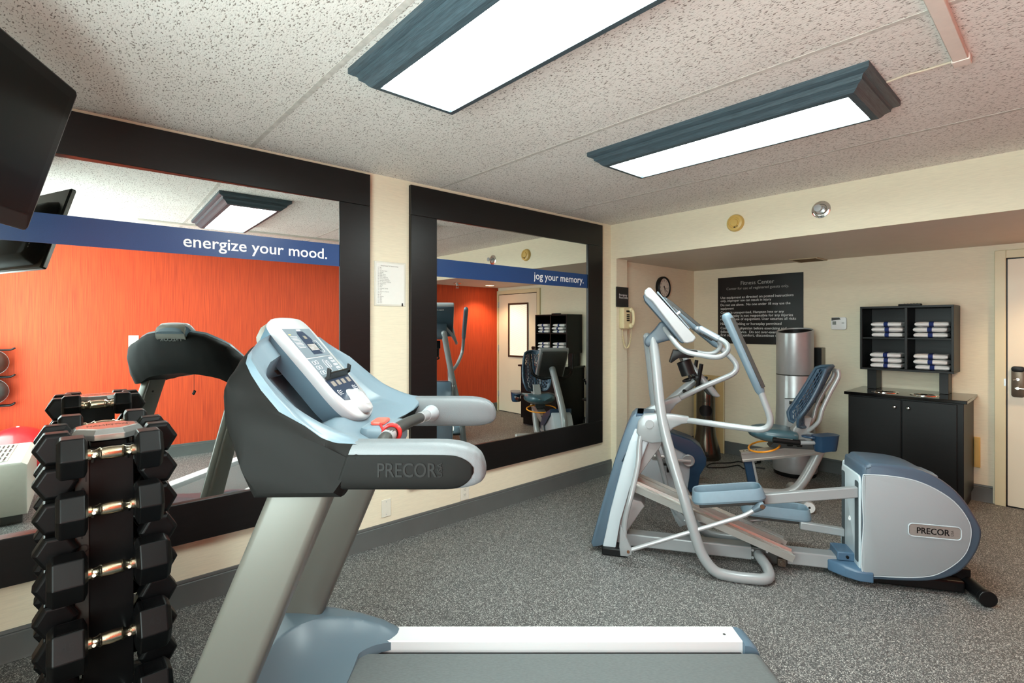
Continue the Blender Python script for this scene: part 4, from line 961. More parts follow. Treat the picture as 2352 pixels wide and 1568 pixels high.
# base beam
b = BM(); bb(b, 0.09, 1.42, -0.048, 0.048, 0.032, 0.112); obj('base_beam', b, M_WHITEP, t, bevel=0.008)
b = BM(); bb(b, 1.30, 1.46, -0.16, 0.16, 0.005, 0.05); obj('front_foot', b, M_BLACK, t, bevel=0.006)
b = BM(); bb(b, 0.36, 0.56, -0.058, 0.058, 0.028, 0.118); ft = obj('ramp_pivot_bracket', b, M_CHAR, t, bevel=0.006)
for x_, z_ in ((0.475, 0.10), (0.475, 0.055), (0.555, 0.10), (0.555, 0.055)):
    b = BM(); cyl(b, (x_, 0.058, z_), (x_, 0.064, z_), 0.007, n=12); obj('bolt', b, M_STEEL, ft)
b = BM(); bb(b, 0.375, 0.42, 0.055, 0.085, 0.03, 0.075); cyl(b, (0.397, 0.085, 0.052), (0.397, 0.09, 0.052), 0.014, n=16); obj('pivot_block', b, mat('bronze_block', (96, 84, 74), 0.4, 0.6), ft, bevel=0.003)
# ramp
RA = Vector((1.255, 0, 0.452)); RB = Vector((0.345, 0, 0.115)); rd = (RB-RA).normalized(); rn = Vector((-rd.z, 0, rd.x)); rn = rn if rn.z > 0 else -rn
def rp(p, y, h): return p+rn*h+Vector((0, y, 0))
for s in (1, -1):
    b = BM(); pf = [(0.145, -0.030), (0.150, 0.012), (0.142, 0.016), (0.125, 0.004), (0.070, 0.004), (0.062, 0.018), (0.048, 0.018), (0.048, -0.030)]
    rings(b, [[rp(p, s*y_, h) for y_, h in pf] for p in (RA, RB)]); obj('ramp_rail', b, M_ALU, t, smooth=30)
    b = BM(); rings(b, [[rp(p, s*y_, h) for y_, h in ((0.075, 0.0042), (0.12, 0.0042), (0.12, 0.0062), (0.075, 0.0062))] for p in (RA, RB)]); obj('wear_strip', b, mat('pale_wear_strip', (206, 204, 198), 0.25, 0.4, var=0.05), t, smooth=0)
b = BM(); rings(b, [[rp(p, y_, h) for y_, h in ((-0.048, -0.024), (0.048, -0.024), (0.048, -0.008), (-0.048, -0.008))] for p in (RA, RB)]); obj('ramp_centre_plate', b, M_ALU, t, smooth=0)
b = BM(); rings(b, [[rp(p, y_, h) for y_, h in ((0.012, -0.0078), (0.044, -0.0078), (0.044, 0.004), (0.012, 0.0))] for p in (RA+rd*0.3, RB)]); obj('copper_strip', b, M_COPPER, t, smooth=0)
b = BM(); tube(b, [rp(RA, 0.02, -0.04), rp(RA+rd*0.75, 0.02, -0.045)], 0.022, 14); obj('lift_column', b, M_WHITEP, t)
# front tower
towf = [(1.255, 0.915), (1.135, 0.915), (1.135, 0.88), (1.20, 0.845), (1.245, 0.835), (1.262, 0.80), (1.325, 0.60), (1.40, 0.30), (1.455, 0.05), (1.52, 0.028), (1.535, 0.056), (1.505, 0.17), (1.45, 0.37), (1.385, 0.60), (1.315, 0.81), (1.28, 0.89)]
b = BM(); pillow(b, towf, -0.125, 0.125, 0.014); obj('tower_front_cover', b, mat('tower_blue', (82, 103, 119), 0.35, var=0.02, scale=3), t, smooth=40)
tows = [(1.255, 0.82), (1.14, 0.815), (1.155, 0.78), (1.285, 0.435), (1.345, 0.22), (1.375, 0.04), (1.46, 0.036), (1.41, 0.28), (1.335, 0.58), (1.29, 0.73)]
b = BM(); pillow(b, tows, -0.132, 0.132, 0.01); obj('tower_side_cover', b, M_FRBL, t, smooth=40)
b = BM(); prism(b, [(1.245, 0.915), (1.20, 0.915), (1.21, 0.905), (1.25, 0.895)], -0.10, 0.127); obj('grab_recess', b, mat('recess_blue', (40, 68, 92), 0.4), t, bevel=0.003)
b = BM(); pillow(b, [(1.155, 0.80), (1.09, 0.73), (1.10, 0.70), (1.275, 0.44), (1.31, 0.50), (1.20, 0.79)], -0.085, 0.085, 0.01); obj('upper_fairing', b, mat('mid_grey_fairing', (150, 148, 148), 0.4, var=0.02), t, smooth=40)
b = BM(); pillow(b, [(1.30, 0.36), (1.215, 0.345), (1.195, 0.315), (1.215, 0.285), (1.315, 0.12), (1.36, 0.12), (1.345, 0.30)], -0.085, 0.085, 0.01); obj('lower_fairing', b, MATS['mid_grey_fairing'], t, smooth=40)
# masts, one each side, bending out to a floor foot and back to the beam
mp_ = [(1.145, .052, 1.40), (1.122, .09, 1.195), (1.101, .13, .98), (1.073, .165, .822), (1.025, .205, .645), (.966, .245, .45), (.917, .268, .285), (.868, .285, .14), (.80, .292, .052), (.715, .292, .030), (.60, .292, .030), (.53, .282, .032), (.497, .24, .038), (.497, .17, .055), (.515, .10, .072), (.52, .05, .075)]
for s in (1, -1):
    b = BM(); tube(b, smoothp([(x+(0.034 if s < 0 and z > 0.4 else 0), s*y, z) for x, y, z in mp_], 6), 0.0305, 18); ball(b, (1.145+(0.034 if s < 0 else 0), s*0.052, 1.40), 0.0305, u=18, v=12); obj('mast_tube', b, M_WHITEP, t)
    b = BM(); cyl(b, (0.70, s*0.292, 0.0), (0.70, s*0.292, 0.012), 0.016, n=14); obj('mast_foot_pad', b, M_BLACK, t)
b = BM(); tube(b, [(1.165, -0.16, 0.858), (1.165, 0.16, 0.858)], 0.026, 20); obj('pivot_shaft', b, M_WHITEP, t)
# top bracket
b = BM(); pillow(b, spl2([(1.085, 1.505), (1.135, 1.455), (1.188, 1.398), (1.196, 1.362), (1.17, 1.340), (1.09, 1.370), (1.005, 1.395), (1.015, 1.43)], 3), -0.082, 0.082, 0.012); obj('console_bracket', b, mat('bracket_slate', (70, 84, 95), 0.4, var=0.02), t, smooth=45)
# console
w_ = 0.155
b = BM(); prism(b, [(1.196, 1.676), (1.204, 1.662), (1.196, 1.632), (1.09, 1.505), (0.985, 1.376), (0.968, 1.366), (0.945, 1.372), (1.16, 1.65)], -w_+0.006, w_-0.006); obj('console_back', b, mat('console_slate_blue', (54, 71, 83), 0.35, var=0.02), t, smooth=45, bevel=0.006)
b = BM(); prism(b, [(1.158, 1.716), (1.172, 1.716), (1.192, 1.700), (1.199, 1.680), (1.190, 1.660), (1.150, 1.628), (0.962, 1.372), (0.940, 1.366), (0.905, 1.376), (0.889, 1.395), (0.893, 1.410)], -w_, w_); cf = obj('console_shell', b, mat('console_pearl', (152, 155, 157), 0.28, var=0.01, coat=0.2), t, smooth=45, bevel=0.009, bseg=3)
CS = (Vector((1.150, 0, 1.722))-Vector((0.905, 0, 1.425))).normalized(); CN = Vector((-CS.z, 0, CS.x)); CO = Vector((0.905, 0, 1.425))
def cpt(a, s_, n_): return CO+CS*s_+CN*n_+Vector((0, -a, 0))
for nm, a0, a1, s0, s1, m_, n_ in (('control_panel', -0.12, 0.12, 0.04, 0.34, M_PAN, 0.010), ('display_window', -0.07, 0.07, 0.20, 0.31, M_NV, 0.0115), ('key_row', -0.09, 0.09, 0.06, 0.09, M_NV, 0.0115)):
    b = BM(); rings(b, [[cpt(a, s_, n_-k) for a, s_ in ((a0, s0), (a1, s0), (a1, s1), (a0, s1))] for k in (0, 0.008)]); obj(nm, b, m_, cf, smooth=0)
b = BM(); rings(b, [[cpt(a, s_, k) for a, s_ in ((-0.12, 0.03), (-0.06, 0.03), (-0.06, 0.28), (-0.12, 0.28))] for k in (0.012, 0.018)])
obj('reading_rack', b, M_CHAR, cf, smooth=0)
b = BM(); rings(b, [[cpt(a, s_, k) for a, s_ in ((-0.125, 0.15), (-0.115, 0.15), (-0.115, 0.162), (-0.125, 0.162))] for k in (0.006, 0.03)]); obj('rack_clip', b, M_WHITE, cf, smooth=0)
b = BM(); tube(b, [cpt(a, s_, k) for a, s_, k in ((-0.03, 0.33, -0.062), (0.03, 0.33, -0.062))], 0.004, 6); 
text('brand_lettering', 'PRECOR', basis((1.2085, -0.05, 1.632), (0, 1, 0), (-0.6, 0, 0.8), (0.8, 0, 0.6)), 0.1, M_LET2, cf, height=0.018, depth=0.001); b.free()
# fixed handlebars with pulse grips
for s in (1, -1):
    b = BM(); tube(b, smoothp([(1.075, s*0.07, 1.462), (1.04, s*0.12, 1.41), (0.99, s*0.165, 1.345), (0.94, s*0.185, 1.313), (0.86, s*0.195, 1.297), (0.79, s*0.20, 1.287), (0.745, s*0.20, 1.296), (0.714, s*0.19, 1.325), (0.713, s*0.18, 1.358), (0.735, s*0.17, 1.383), (0.765, s*0.163, 1.40)], 5), 0.0155, 14); hb = obj('fixed_handlebar', b, M_WHITEP, t)
    b = BM(); cyl(b, (0.762, s*0.164, 1.398), (0.858, s*0.145, 1.455), 0.0195, n=18); ball(b, (0.858, s*0.145, 1.455), 0.0195, u=18, v=10); obj('pulse_grip', b, mat('grip_silver', (150, 162, 172), 0.3, 0.4), hb)
    b = BM(); tube(b, [(0.765, s*0.158, 1.382), (0.845, s*0.14, 1.428)], 0.009, 10); obj('grip_sensor', b, M_CHAR, hb)
# moving handlebars
def ladle(name, sgn, ang, parent):
    # geometry in the near arm's plane, rotated about the pivot (1.165, .858) by ang
    ca_, sa_ = math.cos(ang), math.sin(ang)
    def Rt(x, y, z): dx, dz = x-1.165, z-0.858; return (1.165+dx*ca_-dz*sa_, sgn*y, 0.858+dx*sa_+dz*ca_)
    b = BM(); path = fillet([Rt(0.553, .285, 1.105), Rt(0.470, .285, 0.872), Rt(0.80, .20, 0.888), Rt(0.95, .125, 0.890)], 0.13, 8); tube(b, path, 0.0185, 16); m1 = obj('moving_arm', b, M_WHITEP, parent)
    g0 = Vector(Rt(0.548, .285, 1.09)); g1 = Vector(Rt(0.738, .285, 1.548)); d = (g1-g0).normalized(); sd = Vector((0, 1, 0)); fw_ = d.cross(sd).normalized()
    b = BM(); R = []
    for k, wv in ((0, .020), (0.04, .026), (0.3, .027), (0.7, .028), (0.93, .029), (0.97, .027), (0.995, .018), (1.0, .006)):
        p = g0.lerp(g1, k); R.append([p+sd*math.cos(2*PI*q/18)*wv*0.85+fw_*math.sin(2*PI*q/18)*wv for q in range(18)])
    rings(b, R); gp = obj('grip_sleeve', b, mat('grip_blue', (100, 119, 131), 0.4, var=0.02), m1, smooth=60)
    sg = -1 if fw_.x < 0 else 1
    b = BM(); R = []
    for k in (0.06, 0.5, 0.93):
        p = g0.lerp(g1, k); R.append([p+sd*u+fw_*(-sg)*v for u, v in ((-0.024, 0.010), (0.024, 0.010), (0.020, 0.0325), (-0.020, 0.0325))])
    rings(b, R); obj('rubber_strip', b, M_CHAR, m1, bevel=0.003)
    pl = [Rt(x, 0, z) for x, z in ((0.93, 0.912), (0.925, 0.875), (0.97, 0.866), (1.02, 0.84), (1.065, 0.79), (1.09, 0.745), (1.15, 0.735), (1.215, 0.75), (1.245, 0.80), (1.235, 0.87), (1.20, 0.915), (1.12, 0.925), (1.02, 0.922))]
    b = BM(); pillow(b, [(p[0], p[2]) for p in pl], sgn*0.095, sgn*0.150, 0.010); obj('pivot_casting', b, M_WHITEP, m1, smooth=50)
    b = BM(); lo = [Rt(1.20, .125, .86), Rt(1.225, .14, .74), Rt(1.235, .175, .60), Rt(1.275, .25, .42), Rt(1.300, .26, .32), Rt(1.312, .265, .24), Rt(1.312, .27, .16)]
    tube(b, smoothp(lo, 5), 0.0165, 14); obj('lower_link', b, M_WHITEP, m1)
    b = BM(); lp = [Rt(x, 0, z) for x, z in ((1.335, 0.255), (1.328, 0.245), (1.268, 0.115), (1.268, 0.085), (1.292, 0.066), (1.335, 0.066), (1.342, 0.12))]
    pillow(b, [(p[0], p[2]) for p in lp], sgn*0.262, sgn*0.285, 0.004); lb = obj('link_bracket', b, M_WHITEP, m1, smooth=40)
    bc = Rt(1.288, 0.285, 0.098); b = BM(); cyl(b, (bc[0], sgn*0.284, bc[2]), (bc[0], sgn*0.291, bc[2]), 0.009, n=14); obj('bracket_bolt', b, mat('brown_bolt', (110, 74, 52), 0.5, 0.4), m1)
    return Rt
Rt = ladle('near', 1, 0.0, t)
FA = -0.46
Rf = ladle('far', -1, FA, t)
# foot pedals, arms and rods
def pedal(xc, zc, yc, tilt, lab=None):
    b = BM(); R = []
    L_, W_ = 0.205, 0.088
    for ins, h in ((0.012, -0.045), (0.004, -0.042), (0.0, -0.030), (0.012, 0.022), (0.017, 0.029), (0.022, 0.024), (0.028, -0.020), (0.034, -0.024)):
        R.append([(x, y, h) for x, y in rrect(2*(L_-ins), 2*(W_-ins), max(0.02, W_*0.72-ins), 6)])
    rings(b, R); p = obj('foot_pedal', b, mat('pedal_blue', (104, 125, 138), 0.5, var=0.03, scale=40), t, smooth=28); p.location = (xc, yc, zc); p.rotation_euler = (0, tilt, 0)
    b = BM(); bb(b, -0.19, 0.17, -0.06, 0.06, -0.068, -0.042); q = obj('pedal_plate', b, M_CHAR, p, bevel=0.006)
    return p
pedal(0.718, 0.485, 0.195, 0.155); pedal(0.375, 0.285, -0.20, -0.03)
def armbar(name, p, q, y, h=0.03):
    b = BM(); P_, Q_ = Vector(p), Vector(q); d = (Q_-P_).normalized(); n_ = Vector((-d.z, 0, d.x))
    rings(b, [[v+n_*a+Vector((0, c, 0)) for a, c in ((-h, -0.02), (-h, 0.02), (h, 0.02), (h, -0.02))] for v in (P_, Q_)]); return obj(name, b, M_WHITEP, t, bevel=0.006)
armbar('pedal_arm', (0.60, 0.125, 0.425), (0.008, 0.108, 0.522), 0.12)
armbar('pedal_arm', (0.25, -0.125, 0.218), (0.008, -0.108, 0.205), -0.12, 0.024)
def rodset(c0, kn, c1, s):
    b = BM(); tube(b, fillet([c0, kn, c1], 0.04, 5), 0.0125, 12); r = obj('connecting_rod', b, M_STEEL, t)
    b = BM(); d = (Vector(kn)-Vector(c1)).normalized(); p = Vector(c1); R = []
    tube(b, [p+d*0.055, p+d*0.02, p, p-d*0.018], [0.015, 0.022, 0.024, 0.016], 12, flat=1.0); obj('rod_clevis', b, mat('clevis_slate', (84, 98, 108), 0.4, 0.3), r)
    b = BM(); cyl(b, (c1[0], c1[1]+s*0.022, c1[2]), (c1[0], c1[1]+s*0.030, c1[2]), 0.012, n=14); obj('rod_bolt', b, mat('brown_bolt2', (96, 70, 52), 0.5, 0.4), r)
rodset((1.285, 0.272, 0.10), (0.63, 0.275, 0.382), (0.545, 0.275, 0.448), 1)
fb = Rf(1.288, 0.27, 0.098)
rodset((fb[0], -0.272, fb[2]), (0.62, -0.272, max(0.1, 0.135)), (0.27, -0.265, 0.225), -1)
# accessory bottle holder under the handlebar
b = BM(); pillow(b, [(1.02, 1.322), (0.875, 1.318), (0.87, 1.30), (0.90, 1.275), (0.99, 1.27), (1.03, 1.24), (1.045, 1.245)], -0.02, 0.09, 0.006); hd = obj('bottle_holder', b, M_BLACK, t, smooth=40)
b = BM(); R = []
ax0 = Vector((0.955, 0.035, 1.25)); ax1 = Vector((0.925, 0.035, 1.165)); d = (ax1-ax0).normalized(); u_ = Vector((0, 1, 0)); v_ = d.cross(u_)
for k, r_ in ((0, 0.045), (1, 0.045), (1, 0.038), (0.05, 0.039)):
    p = ax0.lerp(ax1, k); R.append([p+u_*math.cos(2*PI*q/24)*r_+v_*math.sin(2*PI*q/24)*r_ for q in range(24)])
rings(b, R, cap=False); obj('holder_cup', b, M_BLACK, hd, smooth=50)
b = BM(); tube(b, [ax1+d*0.03+u_*math.cos(a)*0.044+v_*math.sin(a)*0.044 for a in [2*PI*q/24 for q in range(20)]], 0.008, 8); tube(b, [ax1+u_*0.044, ax1+u_*0.044+d*0.03], 0.008, 8); tube(b, [ax1+v_*-0.04, ax1+v_*-0.04+d*0.03], 0.008, 8); obj('holder_ring', b, M_BLACK, hd)
# ---------------- recumbent bike ----------------
t = thing('recumbent_bike', 'recumbent exercise bike with perforated blue seat back behind the cross-trainer', 'exercise bike', (4.68, 1.47, 0), EH)
M_FRAMEW = mat('bike_frame_silver', (166, 168, 168), 0.32, 0.2, var=0.02)
M_SEAT = mat('seat_teal_blue', (66, 98, 108), 0.3, var=0.03, scale=6, coat=0.2)
M_MESHB = mat('mesh_slate_blue', (46, 70, 92), 0.35, var=0.03, scale=6)
b = BM(); tube(b, smoothp([(-0.05, 0, 0.46), (-0.02, 0, 0.38), (0.05, 0, 0.23), (0.12, 0, 0.12), (0.20, 0, 0.068), (0.34, 0, 0.056), (0.7, 0, 0.056), (1.35, 0, 0.06)], 6), 0.040, 18); obj('main_frame', b, M_FRAMEW, t)
b = BM(); cyl(b, (0.10, -0.27, 0.048), (0.10, 0.27, 0.048), 0.046, n=24); fb_ = obj('rear_stabiliser', b, M_FRAMEW, t, bevel=0.004)
for s in (1, -1):
    b = BM(); cyl(b, (0.10, s*0.27, 0.048), (0.10, s*0.276, 0.048), 0.04, n=24); obj('stabiliser_cap', b, M_WHITE, fb_)
    b = BM(); cyl(b, (0.10, s*0.2762, 0.05), (0.10, s*0.277, 0.05), 0.009, n=12); obj('cap_hole', b, M_CHAR, fb_)
b = BM(); cyl(b, (1.46, -0.22, 0.042), (1.46, 0.22, 0.042), 0.036, n=20); fs_ = obj('front_stabiliser', b, M_CHAR, t)
for s in (1, -1):
    b = BM(); cyl(b, (1.50, s*0.14, 0.03), (1.50, s*0.17, 0.03), 0.03, n=18); obj('transport_wheel', b, M_RUBBER, fs_)
b = BM(); rings(b, [[(x, y, z) for x, y in ((xc-0.032, -0.035), (xc-0.032, 0.035), (xc+0.032, 0.035), (xc+0.032, -0.035))] for xc, z in ((0.455, 0.06), (0.515, 0.385))]); obj('front_post', b, M_NAVP, t, bevel=0.008)
b = BM(); rings(b, [[(x, y, z) for x, y in ((xc-0.052, -0.025), (xc-0.052, 0.025), (xc-0.03, 0.025), (xc-0.03, -0.025))] for xc, z in ((0.455, 0.06), (0.51, 0.35))]); obj('post_trim', b, M_FRAMEW, t, bevel=0.004)
b = BM(); prf = [(-0.052, -0.045), (0.052, -0.045), (0.052, -0.030), (0.036, -0.028), (0.036, 0.018), (0.048, 0.022), (0.048, 0.036), (-0.048, 0.036), (-0.048, 0.022), (-0.036, 0.018), (-0.036, -0.028), (-0.052, -0.030)]
r0, r1 = Vector((0.555, 0, 0.362)), Vector((-0.06, 0, 0.472)); rd = (r1-r0).normalized(); rn = Vector((rd.z, 0, -rd.x)); rn = rn if rn.z > 0 else -rn
rings(b, [[p+rn*h+Vector((0, y, 0)) for y, h in prf] for p in (r0, r1)]); obj('seat_rail', b, M_ALU, t, smooth=20)
b = BM(); 
for q in range(5): 
    p = r0+rd*(0.03+0.025*q)+rn*0.0365; box(b, p, (0.01, 0.02, 0.001))
obj('rail_marks', b, M_BLACK, t, smooth=0)
b = BM(); pillow(b, [(0.34, 0.46), (0.30, 0.525), (0.08, 0.54), (-0.02, 0.51), (-0.01, 0.46)], -0.062, 0.062, 0.006); cr = obj('seat_carriage', b, mat('carriage_dark_grey', (74, 76, 76), 0.4, 0.2), t)
for xk in (0.19, 0.12):
    b = BM(); pillow(b, rrect(0.045, 0.035, 0.01, 4, xk, 0.495), 0.062, 0.068, 0.002); obj('carriage_switch', b, M_BLACK, cr)
# seat
b = BM(); R = []
for x_, w2, z0, z1 in ((0.495, 0.05, 0.560, 0.578), (0.485, 0.09, 0.545, 0.595), (0.45, 0.14, 0.525, 0.615), (0.38, 0.175, 0.505, 0.628), (0.28, 0.19, 0.495, 0.632), (0.19, 0.19, 0.498, 0.622), (0.155, 0.175, 0.51, 0.612), (0.145, 0.15, 0.53, 0.598)):
    ring = []
    for q in range(28):
        a = 2*PI*q/28; u = math.copysign(abs(math.cos(a))**0.7, math.cos(a)); v = math.sin(a)
        zc = (z0+z1)/2; dip = -0.018*math.cos(u*PI/2)**2*(1 if v > 0 else 0)
        ring.append((x_, w2*u, zc+(z1-z0)/2*math.copysign(abs(v)**0.8, v)+dip+0.012*abs(u)))
    R.append(ring)
rings(b, R); obj('seat', b, M_SEAT, t, smooth=60)
b = BM(); rings(b, [[(x, y, z) for y in (-0.05, 0.05) for x in ((xa, xb) if y < 0 else (xb, xa))] for xa, xb, z in ((0.02, 0.17, 0.52), (0.045, 0.16, 0.62), (0.02, 0.09, 0.72))]); obj('back_support', b, M_FRAMEW, t, bevel=0.008)
# seat back: curved perforated shell with bolster rim
def sbx(z): return tabf([(0.63, 0.085), (0.67, 0.105), (0.73, 0.108), (0.80, 0.062), (0.88, 0.016), (0.97, -0.030), (1.06, -0.072), (1.15, -0.114)], z)
def sbw(z): return tabf([(0.64, 0.115), (0.68, 0.150), (0.76, 0.178), (0.85, 0.180), (0.95, 0.168), (1.05, 0.148), (1.12, 0.125), (1.15, 0.10)], z)
def sbp(u, z, d=0): return Vector((sbx(z)+0.045*u*u-0.028*(1-u*u)+d, sbw(z)*u, z))
b = BM(); NU, NZ = 33, 44; grid = [[b.verts.new(sbp(-0.97+1.94*i/NU, 0.645+0.497*j/NZ)) for i in range(NU+1)] for j in range(NZ+1)]
for j in range(NZ):
    for i in range(NU):
        hole = (i % 2 == 1) and 2 <= i <= NU-3 and 2 <= j <= NZ-4 and ((j+(2 if (i//2) % 2 else 0)) % 4 != 0) and abs(i-NU/2) > 1
        if not hole: b.faces.new((grid[j][i], grid[j][i+1], grid[j+1][i+1], grid[j+1][i]))
for v in [v for v in b.verts if not v.link_faces]: b.verts.remove(v)
sbk = obj('seat_back', b, M_MESHB, t, smooth=60); md = sbk.modifiers.new('thick', 'SOLIDIFY'); md.thickness = 0.007
rim = [sbp(-1, 0.66+0.46*k/14) for k in range(15)]+[sbp(-0.8+1.6*k/8, 1.148-0.012*abs(-0.8+1.6*k/8)) for k in range(9)]+[sbp(1, 1.12-0.46*k/14) for k in range(15)]+[sbp(0.8-1.6*k/8, 0.638+0.01*abs(0.8-1.6*k/8)) for k in range(9)]
b = BM(); tube(b, rim, 0.0135, 10, loop=True); obj('bolster_rim', b, mat('bolster_blue', (64, 86, 104), 0.38, var=0.02), sbk)
for s in (1, -1):
    b = BM(); tube(b, smoothp([(-0.165, s*0.05, 1.115), (-0.165, s*0.06, 1.06), (-0.10, s*0.075, 0.93), (-0.045, s*0.08, 0.80), (-0.02, s*0.075, 0.70), (0.03, s*0.05, 0.63), (0.06, s*0.03, 0.60)], 6), 0.0165, 14); obj('back_frame_tube', b, M_FRAMEW, t)
b = BM(); tube(b, [(-0.165, -0.055, 1.11), (-0.165, 0.055, 1.11)], 0.0165, 14); obj('back_cross_tube', b, M_FRAMEW, t)
for s in (1, -1):
    b = BM(); tube(b, fillet([(0.05, s*0.04, 0.585), (-0.005, s*0.20, 0.59), (0.03, s*0.272, 0.565), (0.18, s*0.272, 0.553)], 0.06, 6), 0.017, 12); hd = obj('side_handle', b, M_WHITEP, t)
    b = BM(); cyl(b, (0.165, s*0.272, 0.554), (0.36, s*0.272, 0.566), 0.0225, n=18); obj('side_grip', b, M_BLACK, hd, bevel=0.004)
    b = BM(); cyl(b, (0.22, s*0.272, 0.566), (0.335, s*0.272, 0.573), 0.0145, n=12); obj('pulse_plate', b, M_STEEL, hd)
# bottle basket on the camera side
b = BM(); R = []
for k, z_ in ((1.0, 0.618), (0.97, 0.61), (0.90, 0.56), (0.82, 0.505), (0.78, 0.495), (0.80, 0.50), (0.88, 0.56), (0.95, 0.612)):
    R.append([(x*k-0.015, 0.255+y*k, z_+0.012*(x < -0.03)) for x, y in rrect(0.19, 0.13, 0.06, 6)])
rings(b, R, cap=True); bk = obj('accessory_tray', b, M_NAVP, t, smooth=50)
b = BM(); pillow(b, spl2([(0.07, 0.20), (0.13, 0.215), (0.15, 0.25), (0.13, 0.285), (0.07, 0.31)], 3), 0.598, 0.612, 0.004, 'xy'); obj('tray_tab', b, M_NAVP, bk)
# orange seat adjustment loop
b = BM(); loop_ = [(0.375+0.115*math.cos(a), 0.185*math.sin(a), 0.452-0.03*math.cos(a)) for a in [2*PI*k/32 for k in range(32)]]
tube(b, loop_, 0.0078, 10, loop=True); obj('orange_loop', b, M_ORNG, t)['label'] = 'bright orange seat adjustment loop'
# body
body = [(1.44, 0.05), (1.44, 0.42), (1.36, 0.54), (1.28, 0.565), (1.13, 0.52), (0.965, 0.455), (0.90, 0.37), (0.895, 0.27), (0.95, 0.05)]
b = BM(); pillow(b, body, -0.105, 0.105, 0.01); bdy = obj('drive_housing', b, M_LGREY, t, smooth=40)
band = [(1.30, 0.60), (1.13, 0.545), (0.96, 0.49), (0.885, 0.43), (0.842, 0.345), (0.845, 0.285), (0.893, 0.197), (0.908, 0.10), (0.905, 0.045), (1.0, 0.045), (0.965, 0.26), (0.955, 0.355), (1.13, 0.445), (1.30, 0.53)]
b = BM(); pillow(b, band, -0.118, 0.118, 0.012); obj('drive_shroud', b, M_NAVP, t, smooth=45)
b = BM(); pillow(b, [(1.29, 0.345), (1.17, 0.345), (1.17, 0.298), (1.29, 0.298)], 0.105, 0.109, 0.002); pb = obj('badge', b, M_ALU, bdy)
text('badge_lettering', 'PRECOR', basis((1.285, 0.1093, 0.309), (-1, 0, 0), (0, 0, 1), (0, 1, 0)), 0.108, M_CHAR, pb, height=0.024, depth=0.0008, bold=0.01)
for s in (1, -1):
    b = BM(); lathe(b, [(0.0005, s*0.118), (0.052, s*0.118), (0.052, s*0.130), (0.045, s*0.134), (0.034, s*0.130), (0.0005, s*0.130)], 32, c=(0.99, 0, 0.318), axis='y'); obj('crank_disc', b, M_WHITEP, t)
    b = BM(); pillow(b, [(0.97, 0.330), (0.97, 0.306), (1.14, 0.306), (1.14, 0.330)] if s > 0 else [(1.01, 0.330), (1.01, 0.306), (0.84, 0.306), (0.84, 0.330)], s*0.134, s*0.150, 0.004); ck = obj('crank_arm', b, M_STEEL, t)
    xp = 1.14 if s > 0 else 0.84
    b = BM(); bb(b, xp-0.04, xp+0.065, s*0.15, s*0.25, 0.292, 0.316); pd = obj('pedal', b, M_BLACK, t, bevel=0.004)
    b = BM(); R = [[(xp+dx, s*(0.20+0.062*math.cos(a)), 0.30+0.072*math.sin(a)*(-1 if dx else 1)*0+0.075*math.sin(a)) for a in [PI+PI*k/12 for k in range(13)]] for dx in (-0.015, 0.03)]
    rings(b, R, cap=False, closed=False); st_ = obj('pedal_strap', b, M_RUBBER, pd); md = st_.modifiers.new('t', 'SOLIDIFY'); md.thickness = 0.004
b = BM(); tube(b, smoothp([(0.93, 0, 0.995), (1.12, 0, 0.825), (1.33, 0, 0.625), (1.43, 0, 0.48), (1.465, 0, 0.30), (1.47, 0, 0.06)], 6), 0.037, 18); nk = obj('console_neck', b, M_WHITEP, t)
b = BM(); cyl(b, (1.49, -0.0, 0.33), (1.512, 0, 0.33), 0.012, n=12); obj('neck_bolt', b, M_BLACK, nk)
kk = [(1.02, 1.235), (1.045, 1.215), (1.03, 1.17), (0.80, 0.885), (0.765, 0.872), (0.738, 0.89)]
b = BM(); pillow(b, kk, -0.165, 0.165, 0.012); cs = obj('console', b, M_WHITEP, t, smooth=45)
b = BM(); pillow(b, [(1.038, 1.195), (1.055, 1.18), (1.035, 1.13), (0.84, 0.895), (0.80, 0.885), (0.79, 0.90)], -0.145, 0.145, 0.012); obj('console_back', b, M_CHAR, cs, smooth=45)
b = BM(); rings(b, [[Vector((0.738, 0, 0.89))+Vector((0.633, 0, 0.774))*s_+Vector((-0.774, 0, 0.633))*n_+Vector((0, a, 0)) for a, s_ in ((-0.14, 0.04), (0.14, 0.04), (0.14, 0.41), (-0.14, 0.41))] for n_ in (0.0, 0.003)]); obj('control_panel', b, M_PAN, cs, smooth=0)
b = BM(); rings(b, [[Vector((0.738, 0, 0.89))+Vector((0.633, 0, 0.774))*s_+Vector((-0.774, 0, 0.633))*n_+Vector((0, a, 0)) for a, s_ in ((-0.16, 0.10), (0.16, 0.10), (0.16, 0.115), (-0.16, 0.115))] for n_ in (0.004, 0.03)]); obj('reading_rack', b, M_BLACK, cs, smooth=0)
for s in (1, -1):
    b = BM(); tube(b, fillet([(1.02, s*0.03, 0.905), (0.985, s*0.13, 0.885), (0.93, s*0.235, 0.93), (0.895, s*0.255, 1.16)], 0.09, 8), 0.0165, 12); obj('handlebar', b, M_RUBBER, t)

